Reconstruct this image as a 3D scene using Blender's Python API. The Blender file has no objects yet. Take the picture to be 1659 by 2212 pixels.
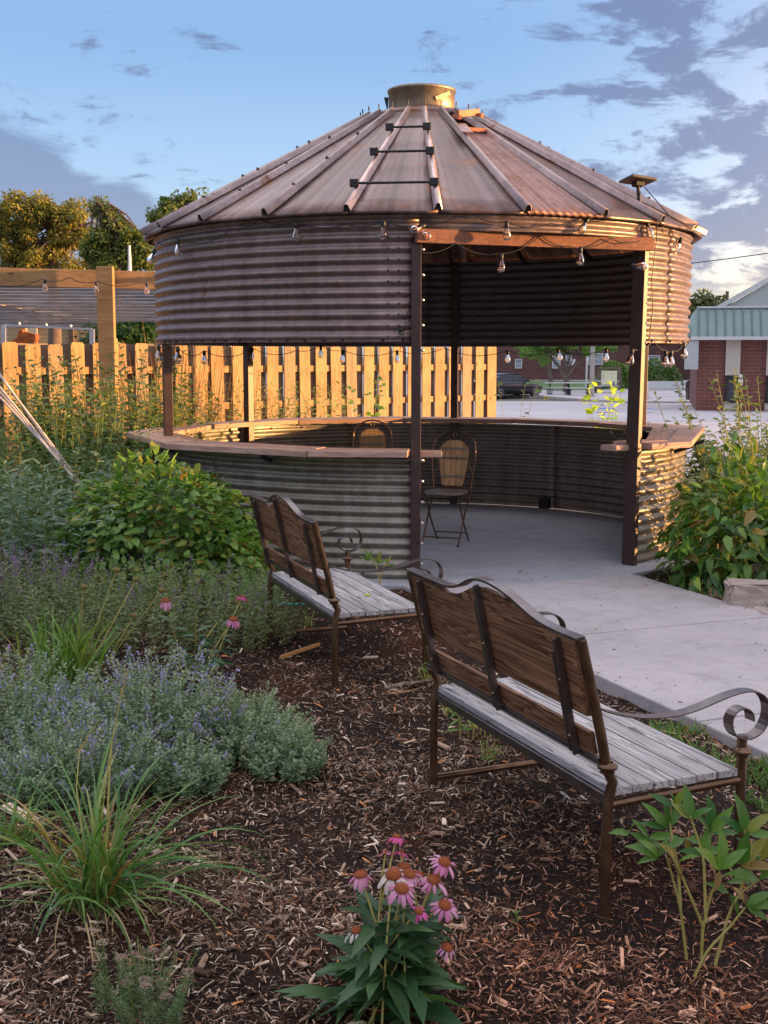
import bpy, math, random
import numpy as np
from mathutils import Vector, Matrix
R_ = math.radians
rng = np.random.default_rng(7); random.seed(7)
sc = bpy.context.scene; COL = sc.collection
# ------------------------------------------------------------ camera, sky, sun, exposure
F_PX, PITCH, EYE = 2636.8, 0.1273, 1.7
cam = bpy.data.objects.new('camera', bpy.data.cameras.new('camera')); COL.objects.link(cam)
cam.location = (0, 0, EYE); cam.rotation_euler = (math.pi/2-PITCH, 0, 0)
cam.data.sensor_fit = 'HORIZONTAL'; cam.data.sensor_width = 36; cam.data.lens = 36*F_PX/1659
cam.data.clip_start = .05; cam.data.clip_end = 3000
sc.camera = cam
SUN_AZ, SUN_EL = 92.0, 3.3          # azimuth clockwise from +Y
w = bpy.data.worlds.new("World"); sc.world = w; w.use_nodes = True
nt = w.node_tree; N, L = nt.nodes, nt.links; N.clear()
def nd(t, **k):
    n = N.new(t)
    for a, b in k.items(): setattr(n, a, b)
    return n
sky = nd('ShaderNodeTexSky', sky_type='NISHITA', sun_disc=False, sun_elevation=R_(SUN_EL), sun_rotation=R_(SUN_AZ), air_density=1.0, dust_density=1.2, ozone_density=1.6)
geo = nd('ShaderNodeTexCoord'); sep = nd('ShaderNodeSeparateXYZ'); L.new(geo.outputs['Generated'], sep.inputs[0])
def mth(op, a, b=None, c=None, clamp=False):
    n = nd('ShaderNodeMath', operation=op, use_clamp=clamp)
    for i, v in enumerate((a, b, c)):
        if v is None: continue
        if isinstance(v, (int, float)): n.inputs[i].default_value = v
        else: L.new(v, n.inputs[i])
    return n.outputs[0]
X, Yv, Z = sep.outputs
zz = mth('ADD', mth('MAXIMUM', Z, 0.0), .09)
comb = nd('ShaderNodeCombineXYZ'); L.new(mth('DIVIDE', X, zz), comb.inputs[0]); L.new(mth('DIVIDE', Yv, zz), comb.inputs[1])
def noise(vec, scale, detail, rough, dist=0.0):
    n = nd('ShaderNodeTexNoise'); n.inputs['Scale'].default_value = scale; n.inputs['Detail'].default_value = detail
    n.inputs['Roughness'].default_value = rough; n.inputs['Distortion'].default_value = dist; L.new(vec, n.inputs['Vector']); return n.outputs['Fac']
cv = nd('ShaderNodeCombineXYZ'); L.new(mth('MULTIPLY', X, 13.0), cv.inputs[0]); L.new(mth('MULTIPLY', Yv, 13.0), cv.inputs[1]); L.new(mth('MULTIPLY', Z, 34.0), cv.inputs[2])
n1 = noise(cv.outputs[0], 1.0, 9, .64, .35); n2 = noise(cv.outputs[0], .22, 3, .5)
az = mth('DIVIDE', X, mth('MAXIMUM', Yv, .05))             # ~tan of azimuth from +Y
def smooth(v, lo, hi):
    n = nd('ShaderNodeMapRange', interpolation_type='SMOOTHSTEP'); L.new(v, n.inputs[0]); n.inputs[1].default_value = lo; n.inputs[2].default_value = hi; return n.outputs[0]
right = smooth(az, -.06, .34)
cover = mth('ADD', mth('MULTIPLY', right, .225), mth('MULTIPLY', mth('SUBTRACT', n2, .5), .45))
cl = smooth(mth('ADD', n1, cover), .585, .70)
# a long grey bank low on the left
edge = mth('ADD', mth('ADD', mth('MULTIPLY', az, -.47), .036), mth('MULTIPLY', mth('SUBTRACT', n1, .5), .07))
bank = smooth(mth('SUBTRACT', edge, Z), -.004, .014)
bank = mth('MULTIPLY', mth('MULTIPLY', bank, smooth(mth('MULTIPLY', az, -1.0), .12, .19)), .85)
mask = mth('MAXIMUM', mth('MULTIPLY', cl, smooth(Z, .025, .07)), bank)
def rgbmul(col, rgb):
    m = nd('ShaderNodeMix', data_type='RGBA', blend_type='MULTIPLY'); m.inputs[0].default_value = 1; L.new(col, m.inputs[6]); m.inputs[7].default_value = (*rgb, 1); return m.outputs[2]
def rgbmix(f, a, b):
    m = nd('ShaderNodeMix', data_type='RGBA')
    if isinstance(f, (int, float)): m.inputs[0].default_value = f
    else: L.new(f, m.inputs[0])
    for i, v in ((6, a), (7, b)):
        if isinstance(v, tuple): m.inputs[i].default_value = (*v, 1)
        else: L.new(v, m.inputs[i])
    return m.outputs[2]
base = rgbmul(sky.outputs[0], (1.0, 1.0, 1.12))
# dusk gradient blended with the physical sky, glow towards the low sun
KS = 1/(.15*2**1.3)
def smooth(v, lo, hi):
    n = nd('ShaderNodeMapRange', interpolation_type='SMOOTHSTEP'); L.new(v, n.inputs[0]); n.inputs[1].default_value = lo; n.inputs[2].default_value = hi; return n.outputs[0]
def K(c): return tuple(x*KS for x in c)
grad = rgbmix(smooth(Z, .0, .16), K((.66, .72, .78)), K((.42, .61, .88)))
grad = rgbmix(smooth(Z, .10, .27), grad, K((.23, .42, .74)))
high = smooth(mth('ADD', Z, mth('MULTIPLY', Yv, -.10)), .12, .80)
grad = rgbmix(high, grad, K((2.5, 2.38, 2.5)))
sx, sy, sz = (math.sin(R_(SUN_AZ)), math.cos(R_(SUN_AZ)), 0)
dots = mth('MAXIMUM', mth('ADD', mth('MULTIPLY', X, sx), mth('MULTIPLY', Yv, sy)), 0.0)
low = mth('SUBTRACT', 1.0, smooth(Z, .0, .5))
glow = mth('MULTIPLY', mth('POWER', dots, 2.0), low)
gl = rgbmix(glow, (0, 0, 0), K((6.0, 3.9, 2.3)))
warm = mth('MULTIPLY', mth('MULTIPLY', smooth(dots, .10, .36), mth('SUBTRACT', 1.0, smooth(Z, .0, .13))), 1.0)
add = nd('ShaderNodeMix', data_type='RGBA', blend_type='ADD'); add.inputs[0].default_value = 1; L.new(rgbmix(warm, grad, K((1.1, .95, .66))), add.inputs[6]); L.new(gl, add.inputs[7])
base = rgbmix(.85, base, add.outputs[2])
cloudc = rgbmul(rgbmix(.35, base, K((.55, .62, .78))), (.47, .48, .57))
skyc = rgbmix(mask, base, cloudc)
bg = nd('ShaderNodeBackground'); L.new(skyc, bg.inputs[0]); bg.inputs[1].default_value = .15
out = nd('ShaderNodeOutputWorld'); L.new(bg.outputs[0], out.inputs[0])
sun = bpy.data.objects.new('sun', bpy.data.lights.new('sun', 'SUN')); COL.objects.link(sun)
sun.data.energy = 4.6; sun.data.angle = R_(.5); sun.data.color = (1.0, .53, .20)
sd = Vector((math.sin(R_(SUN_AZ))*math.cos(R_(SUN_EL)), math.cos(R_(SUN_AZ))*math.cos(R_(SUN_EL)), math.sin(R_(SUN_EL))))
sun.rotation_euler = sd.to_track_quat('Z', 'Y').to_euler()
sc.view_settings.view_transform = 'Standard'; sc.view_settings.look = 'None'; sc.view_settings.gamma = 1
sc.view_settings.use_curve_mapping = False; sc.view_settings.exposure = 1.55

# ------------------------------------------------------------ helpers
def ray(x, y):
    u = x-829.5; v = 1106-y; c, s = math.cos(PITCH), math.sin(PITCH)
    return np.array([u, F_PX*c+v*s, -F_PX*s+v*c])
def G(x, y, z=0.0):
    d = ray(x, y); return Vector(d*((z-EYE)/d[2]))+Vector((0, 0, EYE))
def P(x, y, Yd):
    d = ray(x, y); return Vector(d*(Yd/d[1]))+Vector((0, 0, EYE))
def zg(Y):
    return 0.0 if Y < 15 else -.0155*(min(Y, 70)-15)
def tag(o, label=None, cat=None, group=None, kind=None):
    if label: o['label'] = label
    if cat: o['category'] = cat
    if group: o['group'] = group
    if kind: o['kind'] = kind
    return o
def thing(name, label, cat, loc=(0, 0, 0), rz=0.0, group=None):
    o = bpy.data.objects.new(name, None); COL.objects.link(o); o.location = loc; o.rotation_euler = (0, 0, rz)
    o.empty_display_size = .1
    return tag(o, label, cat, group)
def link(name, me, parent=None):
    o = bpy.data.objects.new(name, me); COL.objects.link(o)
    if parent is not None: o.parent = parent
    return o
def obj_dup(o, parent):
    c = o.copy(); COL.objects.link(c); c.parent = parent
    for ch in list(o.children): obj_dup(ch, c)
    return c
class MB:
    def __init__(s): s.v = []; s.f = []; s.sm = []
    def add(s, vs, fs, smooth=False):
        k = len(s.v); s.v += [tuple(v) for v in vs]; s.f += [tuple(i+k for i in f) for f in fs]; s.sm += [smooth]*len(fs); return s
    def box(s, c, d, M=None):
        x, y, z = d[0]/2, d[1]/2, d[2]/2
        vs = [Vector((a, b, e)) for a in (-x, x) for b in (-y, y) for e in (-z, z)]
        if M is not None: vs = [M @ v for v in vs]
        c = Vector(c)
        return s.add([v+c for v in vs], [(0, 1, 3, 2), (4, 6, 7, 5), (0, 4, 5, 1), (2, 3, 7, 6), (0, 2, 6, 4), (1, 5, 7, 3)])
    def bar(s, a, b, wd, ht, up=(0, 0, 1)):          # box from a to b, wd across, ht along up
        a, b = Vector(a), Vector(b); x = (b-a); l = x.length; x.normalize(); y = Vector(up).cross(x).normalized(); z = x.cross(y)
        M = Matrix((x, y, z)).transposed(); return s.box((a+b)/2, (l, wd, ht), M)
    def tube(s, pts, r, n=8, cap=True):
        pts = [Vector(p) for p in pts]; rr = r if hasattr(r, '__len__') else [r]*len(pts)
        ref = None; vs = []
        for i, p in enumerate(pts):
            t = (pts[min(i+1, len(pts)-1)]-pts[max(i-1, 0)]).normalized()
            if ref is None: ref = t.orthogonal().normalized()
            ref = (ref-t*ref.dot(t)); ref = ref.normalized() if ref.length > 1e-6 else t.orthogonal().normalized()
            b = t.cross(ref)
            vs += [p+(ref*math.cos(2*math.pi*k/n)+b*math.sin(2*math.pi*k/n))*rr[i] for k in range(n)]
        fs = [(i*n+k, i*n+(k+1) % n, (i+1)*n+(k+1) % n, (i+1)*n+k) for i in range(len(pts)-1) for k in range(n)]
        s.add(vs, fs, True)
        if cap: s.add(vs[:n], [tuple(reversed(range(n)))]); s.add(vs[-n:], [tuple(range(n))])
        return s
    def lathe(s, prof, c=(0, 0, 0), n=12, M=None):
        c = Vector(c); vs = []
        for r, z in prof:
            for k in range(n):
                v = Vector((r*math.cos(2*math.pi*k/n), r*math.sin(2*math.pi*k/n), z)); vs.append((M @ v if M is not None else v)+c)
        return s.add(vs, [(i*n+k, i*n+(k+1) % n, (i+1)*n+(k+1) % n, (i+1)*n+k) for i in range(len(prof)-1) for k in range(n)], True)
    def ribbon(s, pts, side, wd, th, nrm):            # flat strip, wd along side, th along per-point normals
        side = Vector(side).normalized(); vs = []
        for p, q in zip(pts, nrm):
            p, q = Vector(p), Vector(q).normalized()
            vs += [p+side*wd/2+q*th/2, p-side*wd/2+q*th/2, p-side*wd/2-q*th/2, p+side*wd/2-q*th/2]
        m = len(pts); fs = [(i*4+k, i*4+(k+1) % 4, (i+1)*4+(k+1) % 4, (i+1)*4+k) for i in range(m-1) for k in range(4)]
        return s.add(vs, fs+[(3, 2, 1, 0), (m*4-4, m*4-3, m*4-2, m*4-1)])
    def prism(s, poly, z0, z1):
        n = len(poly); vs = [(x, y, z0) for x, y in poly]+[(x, y, z1) for x, y in poly]
        return s.add(vs, [tuple(reversed(range(n))), tuple(range(n, 2*n))]+[(i, (i+1) % n, n+(i+1) % n, n+i) for i in range(n)])
    def mesh(s, name, mat):
        me = bpy.data.meshes.new(name); me.from_pydata(s.v, [], s.f); me.polygons.foreach_set('use_smooth', s.sm)
        if mat: me.materials.append(mat)
        me.update(); return me
    def build(s, name, mat, parent=None, bevel=0, solid=0):
        o = link(name, s.mesh(name, mat), parent)
        if solid: m = o.modifiers.new('solid', 'SOLIDIFY'); m.thickness = solid; m.offset = 0
        if bevel: m = o.modifiers.new('bevel', 'BEVEL'); m.width = bevel; m.segments = 2; m.limit_method = 'ANGLE'
        return o
def npmesh(name, V, F, mat, col=None, rnd=None, smooth=False):
    V = np.asarray(V, np.float32); F = np.asarray(F, np.int32); k = F.shape[1]
    me = bpy.data.meshes.new(name); me.vertices.add(len(V)); me.vertices.foreach_set('co', V.ravel())
    me.loops.add(F.size); me.loops.foreach_set('vertex_index', F.ravel())
    me.polygons.add(len(F)); me.polygons.foreach_set('loop_start', np.arange(0, F.size, k, dtype=np.int32)); me.polygons.foreach_set('loop_total', np.full(len(F), k, np.int32))
    me.polygons.foreach_set('use_smooth', np.full(len(F), smooth))
    if col is not None:
        a = me.attributes.new('tint', 'FLOAT_COLOR', 'POINT'); c = np.ones((len(V), 4), np.float32); c[:, :3] = col; a.data.foreach_set('color', c.ravel())
    if rnd is not None:
        a = me.attributes.new('rnd', 'FLOAT', 'POINT'); a.data.foreach_set('value', np.asarray(rnd, np.float32))
    me.materials.append(mat); me.update(calc_edges=True); return me

# ------------------------------------------------------------ materials
def mat(name, build):
    m = bpy.data.materials.new(name); m.use_nodes = True; t = m.node_tree; t.nodes.clear()
    o = t.nodes.new('ShaderNodeOutputMaterial'); build(NT(t), o); return m
class NT:
    def __init__(s, t): s.t = t
    def n(s, typ, ins=None, **k):
        n = s.t.nodes.new(typ)
        for a, b in k.items(): setattr(n, a, b)
        for a, b in (ins or {}).items():
            if isinstance(b, bpy.types.NodeSocket): s.t.links.new(b, n.inputs[a])
            elif isinstance(b, tuple) and len(b) == 3 and n.inputs[a].type == 'RGBA': n.inputs[a].default_value = (*b, 1)
            else: n.inputs[a].default_value = b
        return n
    def l(s, a, b): s.t.links.new(a, b)
    def coords(s, scale=(1, 1, 1), kind='Object', jitter=True):
        tc = s.n('ShaderNodeTexCoord'); v = tc.outputs[kind]
        if jitter:
            oi = s.n('ShaderNodeObjectInfo'); m = s.n('ShaderNodeVectorMath', {0: v, 1: s.n('ShaderNodeMath', {0: oi.outputs['Random'], 1: 37.0}, operation='MULTIPLY').outputs[0]}, operation='ADD'); v = m.outputs[0]
        return s.n('ShaderNodeMapping', {'Vector': v, 'Scale': scale}).outputs[0]
    def noise(s, vec, scale, detail=4, rough=.55, dist=0):
        return s.n('ShaderNodeTexNoise', {'Vector': vec, 'Scale': scale, 'Detail': detail, 'Roughness': rough, 'Distortion': dist}).outputs['Fac']
    def ramp(s, fac, stops):
        r = s.n('ShaderNodeValToRGB', {'Fac': fac}); e = r.color_ramp.elements
        while len(e) < len(stops): e.new(.5)
        for i, (p, c) in enumerate(stops): e[i].position = p; e[i].color = (*c, 1) if len(c) == 3 else c
        return r.outputs[0]
    def mix(s, f, a, b, mode='MIX'):
        return s.n('ShaderNodeMix', {0: f, 6: a, 7: b}, data_type='RGBA', blend_type=mode).outputs[2]
    def bump(s, h, strength=.3, dist=.01):
        return s.n('ShaderNodeBump', {'Height': h, 'Strength': strength, 'Distance': dist}).outputs[0]
    def pbsdf(s, out, **k):
        m = {'col': 'Base Color', 'rough': 'Roughness', 'metal': 'Metallic', 'normal': 'Normal', 'spec': 'Specular IOR Level', 'trans': 'Transmission Weight', 'coat': 'Coat Weight', 'emit': 'Emission Color', 'es': 'Emission Strength', 'ior': 'IOR'}
        b = s.n('ShaderNodeBsdfPrincipled', {m[a]: v for a, v in k.items()}); s.l(b.outputs[0], out.inputs[0]); return b
def simple(name, col, rough=.6, metal=0.0, var=.25, scale=6.0, spec=.5, bump=0.0, bscale=60.0):
    def b(s, o):
        c = s.coords(); n = s.noise(c, scale, 5, .6)
        lo = tuple(max(0, x*(1-var)) for x in col); hi = tuple(x*(1+var) for x in col)
        k = dict(col=s.ramp(n, [(.3, lo), (.7, hi)]), rough=rough, metal=metal, spec=spec)
        if bump: k['normal'] = s.bump(s.noise(c, bscale, 4), bump, .004)
        s.pbsdf(o, **k)
    return mat(name, b)
def wood(name, stops, axis=0, rings=9.0, rough=.75, knots=True, bump=.35, fine=1.0):
    sc_ = [14.0, 14.0, 14.0]; sc_[axis] = .9
    def b(s, o):
        c = s.coords(tuple(sc_)); w1 = s.noise(c, 1.0, 3, .5, .6)
        g = s.n('ShaderNodeMath', {0: s.n('ShaderNodeMath', {0: w1, 1: rings}, operation='MULTIPLY').outputs[0]}, operation='FRACT').outputs[0]
        f = [c_*5.0*fine for c_ in sc_]; f[axis] = 3.0
        fine_n = s.noise(s.coords(tuple(f)), 1.0, 4, .65)
        big = s.noise(s.coords((2.2, 2.2, 2.2)), 1.0, 3, .5)
        m = s.n('ShaderNodeMath', {0: s.n('ShaderNodeMath', {0: g, 1: .38}, operation='MULTIPLY').outputs[0], 1: s.n('ShaderNodeMath', {0: fine_n, 1: .62}, operation='MULTIPLY').outputs[0]}, operation='ADD').outputs[0]
        col = s.ramp(m, stops)
        col = s.mix(.55, col, s.ramp(big, [(.3, (.55, .55, .55)), (.7, (1.2, 1.2, 1.2))]), 'MULTIPLY')
        if knots:
            kc = s.n('ShaderNodeTexVoronoi', {'Vector': s.coords(tuple(6.0 if i != axis else 2.6 for i in range(3))), 'Scale': 1.0}).outputs['Distance']
            kf = s.ramp(kc, [(.05, (.25, .2, .17)), (.12, (1, 1, 1))]); col = s.mix(.8, col, kf, 'MULTIPLY')
        s.pbsdf(o, col=col, rough=rough, normal=s.bump(m, bump, .004), spec=.3)
    return mat(name, b)
def leafmat(name, a, b_, trans=.28, rough=.45, yellow=None, vein=True):
    def b(s, o):
        at = s.n('ShaderNodeAttribute', attribute_name='rnd'); oi = s.n('ShaderNodeObjectInfo')
        f = s.n('ShaderNodeMath', {0: s.n('ShaderNodeMath', {0: at.outputs['Fac'], 1: oi.outputs['Random']}, operation='ADD').outputs[0]}, operation='FRACT').outputs[0]
        st = [(0, a), (.85, b_)]
        if yellow: st = [(0, a), (.80, b_), (.93, yellow), (.995, (.22, .13, .04))]
        col = s.ramp(f, st)
        n = s.noise(s.coords((25, 25, 25), jitter=False), 1.0, 3)
        col = s.mix(.5, col, s.ramp(n, [(.3, (.7, .7, .7)), (.7, (1.25, 1.25, 1.25))]), 'MULTIPLY')
        p = s.n('ShaderNodeBsdfPrincipled', {'Base Color': col, 'Roughness': rough, 'Specular IOR Level': .35})
        t = s.n('ShaderNodeBsdfTranslucent', {'Color': s.mix(1.0, col, (1.5, 1.6, .7), 'MULTIPLY')})
        mx = s.n('ShaderNodeMixShader', {0: trans, 1: p.outputs[0], 2: t.outputs[0]}); s.l(mx.outputs[0], o.inputs[0])
    return mat(name, b)
def tintmat(name, rough=.85, spec=.3):
    def b(s, o):
        at = s.n('ShaderNodeAttribute', attribute_name='tint'); n = s.noise(s.coords((90, 90, 90), jitter=False), 1.0, 3)
        s.pbsdf(o, col=s.mix(.6, at.outputs['Color'], s.ramp(n, [(.3, (.6, .6, .6)), (.7, (1.3, 1.3, 1.3))]), 'MULTIPLY'), rough=rough, spec=spec)
    return mat(name, b)
def steel(name, tint, rough=.42, metal=.75, rust=0.0, streak_axis=None):
    def b(s, o):
        c = s.coords((1, 1, 1), jitter=False)
        sp = s.n('ShaderNodeTexVoronoi', {'Vector': c, 'Scale': 38.0}).outputs['Color']
        spb = s.n('ShaderNodeRGBToBW', {'Color': sp}).outputs[0]
        big = s.noise(c, 1.7, 6, .65, .4); med = s.noise(c, 9.0, 5, .65)
        col = s.ramp(med, [(.25, tuple(x*.72 for x in tint)), (.75, tuple(min(1, x*1.22) for x in tint))])
        col = s.mix(.35, col, s.ramp(spb, [(.3, (.78, .78, .8)), (.7, (1.15, 1.15, 1.15))]), 'MULTIPLY')
        col = s.mix(.5, col, s.ramp(big, [(.35, (.7, .66, .62)), (.65, (1.1, 1.1, 1.12))]), 'MULTIPLY')
        if streak_axis == 'z':
            st = s.noise(s.coords((9, 9, .5), jitter=False), 1.0, 4, .6); col = s.mix(.6, col, s.ramp(st, [(.35, (.7, .64, .6)), (.6, (1, 1, 1)), (.75, (1.2, 1.2, 1.25))]), 'MULTIPLY')
        if streak_axis == 'radial':
            sp_ = s.n('ShaderNodeSeparateXYZ', {0: c}); an = s.n('ShaderNodeMath', {0: sp_.outputs[0], 1: sp_.outputs[1]}, operation='ARCTAN2').outputs[0]
            ln = s.n('ShaderNodeVectorMath', {0: c}, operation='LENGTH').outputs['Value']
            cv = s.n('ShaderNodeCombineXYZ', {0: s.n('ShaderNodeMath', {0: an, 1: 26.0}, operation='MULTIPLY').outputs[0], 1: s.n('ShaderNodeMath', {0: ln, 1: .9}, operation='MULTIPLY').outputs[0]}).outputs[0]
            st = s.noise(cv, 1.0, 6, .65, .3); col = s.mix(.8, col, s.ramp(st, [(.32, (.52, .46, .44)), (.5, (1, .97, .95)), (.66, (1.35, 1.38, 1.45))]), 'MULTIPLY')
            oi = s.n('ShaderNodeObjectInfo'); col = s.mix(.8, col, s.ramp(oi.outputs['Random'], [(0, (.72, .68, .66)), (1, (1.2, 1.16, 1.14))]), 'MULTIPLY')
            st2 = s.noise(cv, .35, 3, .5); col = s.mix(.7, col, s.ramp(st2, [(.4, (.75, .70, .68)), (.6, (1.12, 1.15, 1.2))]), 'MULTIPLY')
        if rust:
            rn = s.noise(c, 4.0, 7, .7, .5); col = s.mix(s.ramp(rn, [(.62-rust*.3, (0, 0, 0)), (.72-rust*.3, (1, 1, 1))]), col, s.ramp(med, [(.3, (.12, .045, .02)), (.7, (.26, .11, .05))]))
        s.pbsdf(o, col=col, metal=metal, rough=s.n('ShaderNodeMapRange', {0: med, 3: rough-.08, 4: rough+.14}).outputs[0], normal=s.bump(med, .12, .01))
    return mat(name, b)
def concrete(name, col, big=.8, joint=0):
    def b(s, o):
        c = s.coords((1, 1, 1), jitter=False); n = s.noise(c, big, 7, .62, .3); f = s.noise(c, 60, 4, .7); m = s.noise(c, 6, 6, .7, .6)
        k = s.ramp(n, [(.3, tuple(x*.8 for x in col)), (.7, tuple(x*1.12 for x in col))])
        k = s.mix(.6, k, s.ramp(f, [(.3, (.84, .84, .84)), (.7, (1.08, 1.08, 1.08))]), 'MULTIPLY')
        k = s.mix(.5, k, s.ramp(m, [(.38, (.78, .76, .74)), (.5, (1, 1, 1)), (.7, (1.05, 1.05, 1.05))]), 'MULTIPLY')
        cr = s.n('ShaderNodeTexVoronoi', {'Vector': s.n('ShaderNodeVectorMath', {0: c, 1: s.n('ShaderNodeVectorMath', {0: s.n('ShaderNodeTexNoise', {'Vector': c, 'Scale': 3.0, 'Detail': 5}).outputs['Color'], 1: (.35, .35, .35)}, operation='MULTIPLY').outputs[0]}, operation='ADD').outputs[0], 'Scale': .42}, feature='DISTANCE_TO_EDGE').outputs['Distance']
        k = s.mix(.35, k, s.ramp(cr, [(.0, (.45, .42, .40)), (.004, (1, 1, 1))]), 'MULTIPLY')
        sp_ = s.ramp(s.noise(c, 16, 3, .5), [(.70, (1, 1, 1)), (.76, (.72, .68, .66))]); k = s.mix(.6, k, sp_, 'MULTIPLY')
        s.pbsdf(o, col=k, rough=.82, normal=s.bump(f, .25, .004), spec=.35)
    return mat(name, b)
def brick(name, c1, c2, mortar, sx, bw=.22, bh=.075):
    def b(s, o):
        tc = s.n('ShaderNodeTexCoord'); sp = s.n('ShaderNodeSeparateXYZ', {0: tc.outputs['Object']})
        cb = s.n('ShaderNodeCombineXYZ', {0: s.n('ShaderNodeMath', {0: sp.outputs[0], 1: sp.outputs[1]}, operation='ADD').outputs[0], 1: sp.outputs[2]})
        t = s.n('ShaderNodeTexBrick', {'Vector': cb.outputs[0], 'Color1': c1, 'Color2': c2, 'Mortar': mortar, 'Scale': 1.0, 'Mortar Size': .008, 'Brick Width': bw*sx, 'Row Height': bh*sx, 'Bias': 0.0})
        n = s.noise(tc.outputs['Object'], .8, 5)
        s.pbsdf(o, col=s.mix(.5, t.outputs[0], s.ramp(n, [(.3, (.75, .75, .75)), (.7, (1.2, 1.2, 1.2))]), 'MULTIPLY'), rough=.9)
    return mat(name, b)
M_wall = steel('galvanised_wall', (.27, .205, .19), .42, .62, rust=.04, streak_axis='z')
M_wall2 = steel('galvanised_lower', (.31, .285, .235), .46, .64, streak_axis='z')
M_roof = steel('galvanised_roof', (.19, .135, .12), .38, .75, rust=.22, streak_axis='radial')
M_inner_shade = steel('wall_inner_shade', (.17, .165, .19), .5, .45)  # interior shade put into a darker steel for the upper sheets' inner faces
M_rusty = steel('streaked_roof_panel', (.28, .165, .135), .5, .5, rust=.30, streak_axis='radial')
M_rib = steel('roof_rib_steel', (.36, .28, .26), .38, .7, rust=.08)
M_cap = steel('cap_steel', (.30, .24, .18), .42, .8)
M_red = simple('red_oxide_bar', (.36, .12, .05), .6, 0, .25, 12, bump=.2)
M_post = simple('dark_brown_steel', (.055, .032, .026), .45, .2, .3, 8, bump=.1)
M_black = simple('black_rubber', (.012, .012, .013), .5)
M_bolt = simple('bolt_zinc', (.55, .5, .5), .3, .9)
M_bolt_d = simple('bolt_dark', (.06, .05, .05), .45, .6)
M_header = wood('header_wood', [(.2, (.13, .055, .035)), (.8, (.30, .13, .075))], 0, 7, knots=False)
M_counter = wood('cedar_counter', [(.15, (.26, .15, .11)), (.5, (.45, .29, .22)), (.9, (.56, .39, .31))], 0, 7, knots=False, bump=.2)
M_fence = wood('cedar_fence', [(.15, (.20, .11, .05)), (.5, (.38, .235, .105)), (.9, (.50, .33, .165))], 2, 8)
M_fence_d = wood('cedar_fence_weathered', [(.15, (.17, .12, .085)), (.9, (.34, .25, .18))], 2, 8)
M_beam = wood('pergola_beam', [(.15, (.28, .15, .06)), (.9, (.54, .33, .15))], 0, 7)
M_slat = wood('pergola_slat', [(.15, (.13, .12, .125)), (.9, (.30, .28, .28))], 0, 7, knots=False)
M_benchback = wood('bench_back_wood', [(.22, (.03, .012, .007)), (.40, (.13, .058, .026)), (.66, (.30, .15, .075)), (.9, (.42, .24, .13))], 0, 13, .55, True, .45)
M_seat = wood('bench_seat_grey', [(.24, (.10, .09, .085)), (.40, (.34, .325, .315)), (.7, (.53, .50, .475)), (.9, (.62, .59, .56))], 0, 8, .8, True, .6)
M_chairwood = wood('chair_slat_wood', [(.15, (.34, .18, .07)), (.9, (.68, .42, .19))], 2, 8, .6, False)
M_chairseat = wood('chair_seat_wood', [(.15, (.14, .10, .08)), (.9, (.38, .30, .25))], 0, 8, .6, False)
M_bronze = simple('bronze_tube', (.16, .095, .055), .28, .75, .35, 14, bump=.08)
M_strip = simple('bronze_strip', (.15, .12, .115), .28, .8, .3, 14)
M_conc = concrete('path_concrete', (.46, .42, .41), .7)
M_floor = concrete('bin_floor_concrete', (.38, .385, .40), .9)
M_street = concrete('street_concrete', (.50, .47, .48), .12)
M_stone = concrete('limestone', (.45, .37, .31), 2.5)
M_chip = tintmat('wood_chip')
def soil(s, o):
    c = s.coords((1, 1, 1), jitter=False); n = s.noise(c, 1.1, 6, .6, .4); f = s.noise(c, 55, 6, .75, .8); g = s.n('ShaderNodeTexVoronoi', {'Vector': s.coords((70, 28, 30), jitter=False), 'Scale': 1.0}).outputs['Distance']
    col = s.ramp(n, [(.35, (.022, .013, .009)), (.52, (.036, .020, .013)), (.66, (.09, .032, .014))])
    col = s.mix(.8, col, s.ramp(f, [(.3, (.35, .35, .35)), (.7, (1.9, 1.8, 1.7))]), 'MULTIPLY')
    s.pbsdf(o, col=col, rough=.95, normal=s.bump(s.n('ShaderNodeMath', {0: f, 1: g}, operation='ADD').outputs[0], 1.0, .03), spec=.2)
M_soil = mat('mulch_soil', soil)
M_lawn = simple('lawn_green', (.07, .13, .03), .9, 0, .35, 2.0, bump=.5)
M_far = simple('far_ground', (.14, .13, .10), .95, 0, .3, .3)
M_bark = simple('bark', (.13, .09, .065), .9, 0, .4, 6, bump=.6, bscale=20)
M_barkg = simple('grey_bark', (.16, .125, .10), .9, 0, .4, 3, bump=.6, bscale=12)
M_stem = leafmat('green_stem', (0.145, 0.189, 0.051), (0.246, 0.275, 0.072), .1)
M_stemy = leafmat('yellow_stem', (0.348, 0.319, 0.087), (0.493, 0.435, 0.131), .1)
M_white = simple('white_paint', (.72, .72, .70), .5, 0, .08)
M_pvc = simple('weathered_pole', (.60, .50, .44), .5, 0, .2, 10)
M_alu = simple('aluminium_frame', (.5, .52, .58), .35, .6, .1)
M_hose = simple('teal_hose', (.02, .22, .19), .35, 0, .15)
M_glassdark = simple('window_glass', (.03, .04, .05), .08, 0, .2, 1)
M_blue = simple('blue_plastic', (.02, .18, .55), .4, 0, .2)
def glass(s, o): s.pbsdf(o, col=(1.0, .96, .94), rough=.04, trans=1.0, ior=1.35)
M_glass = mat('bulb_glass', glass)

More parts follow.
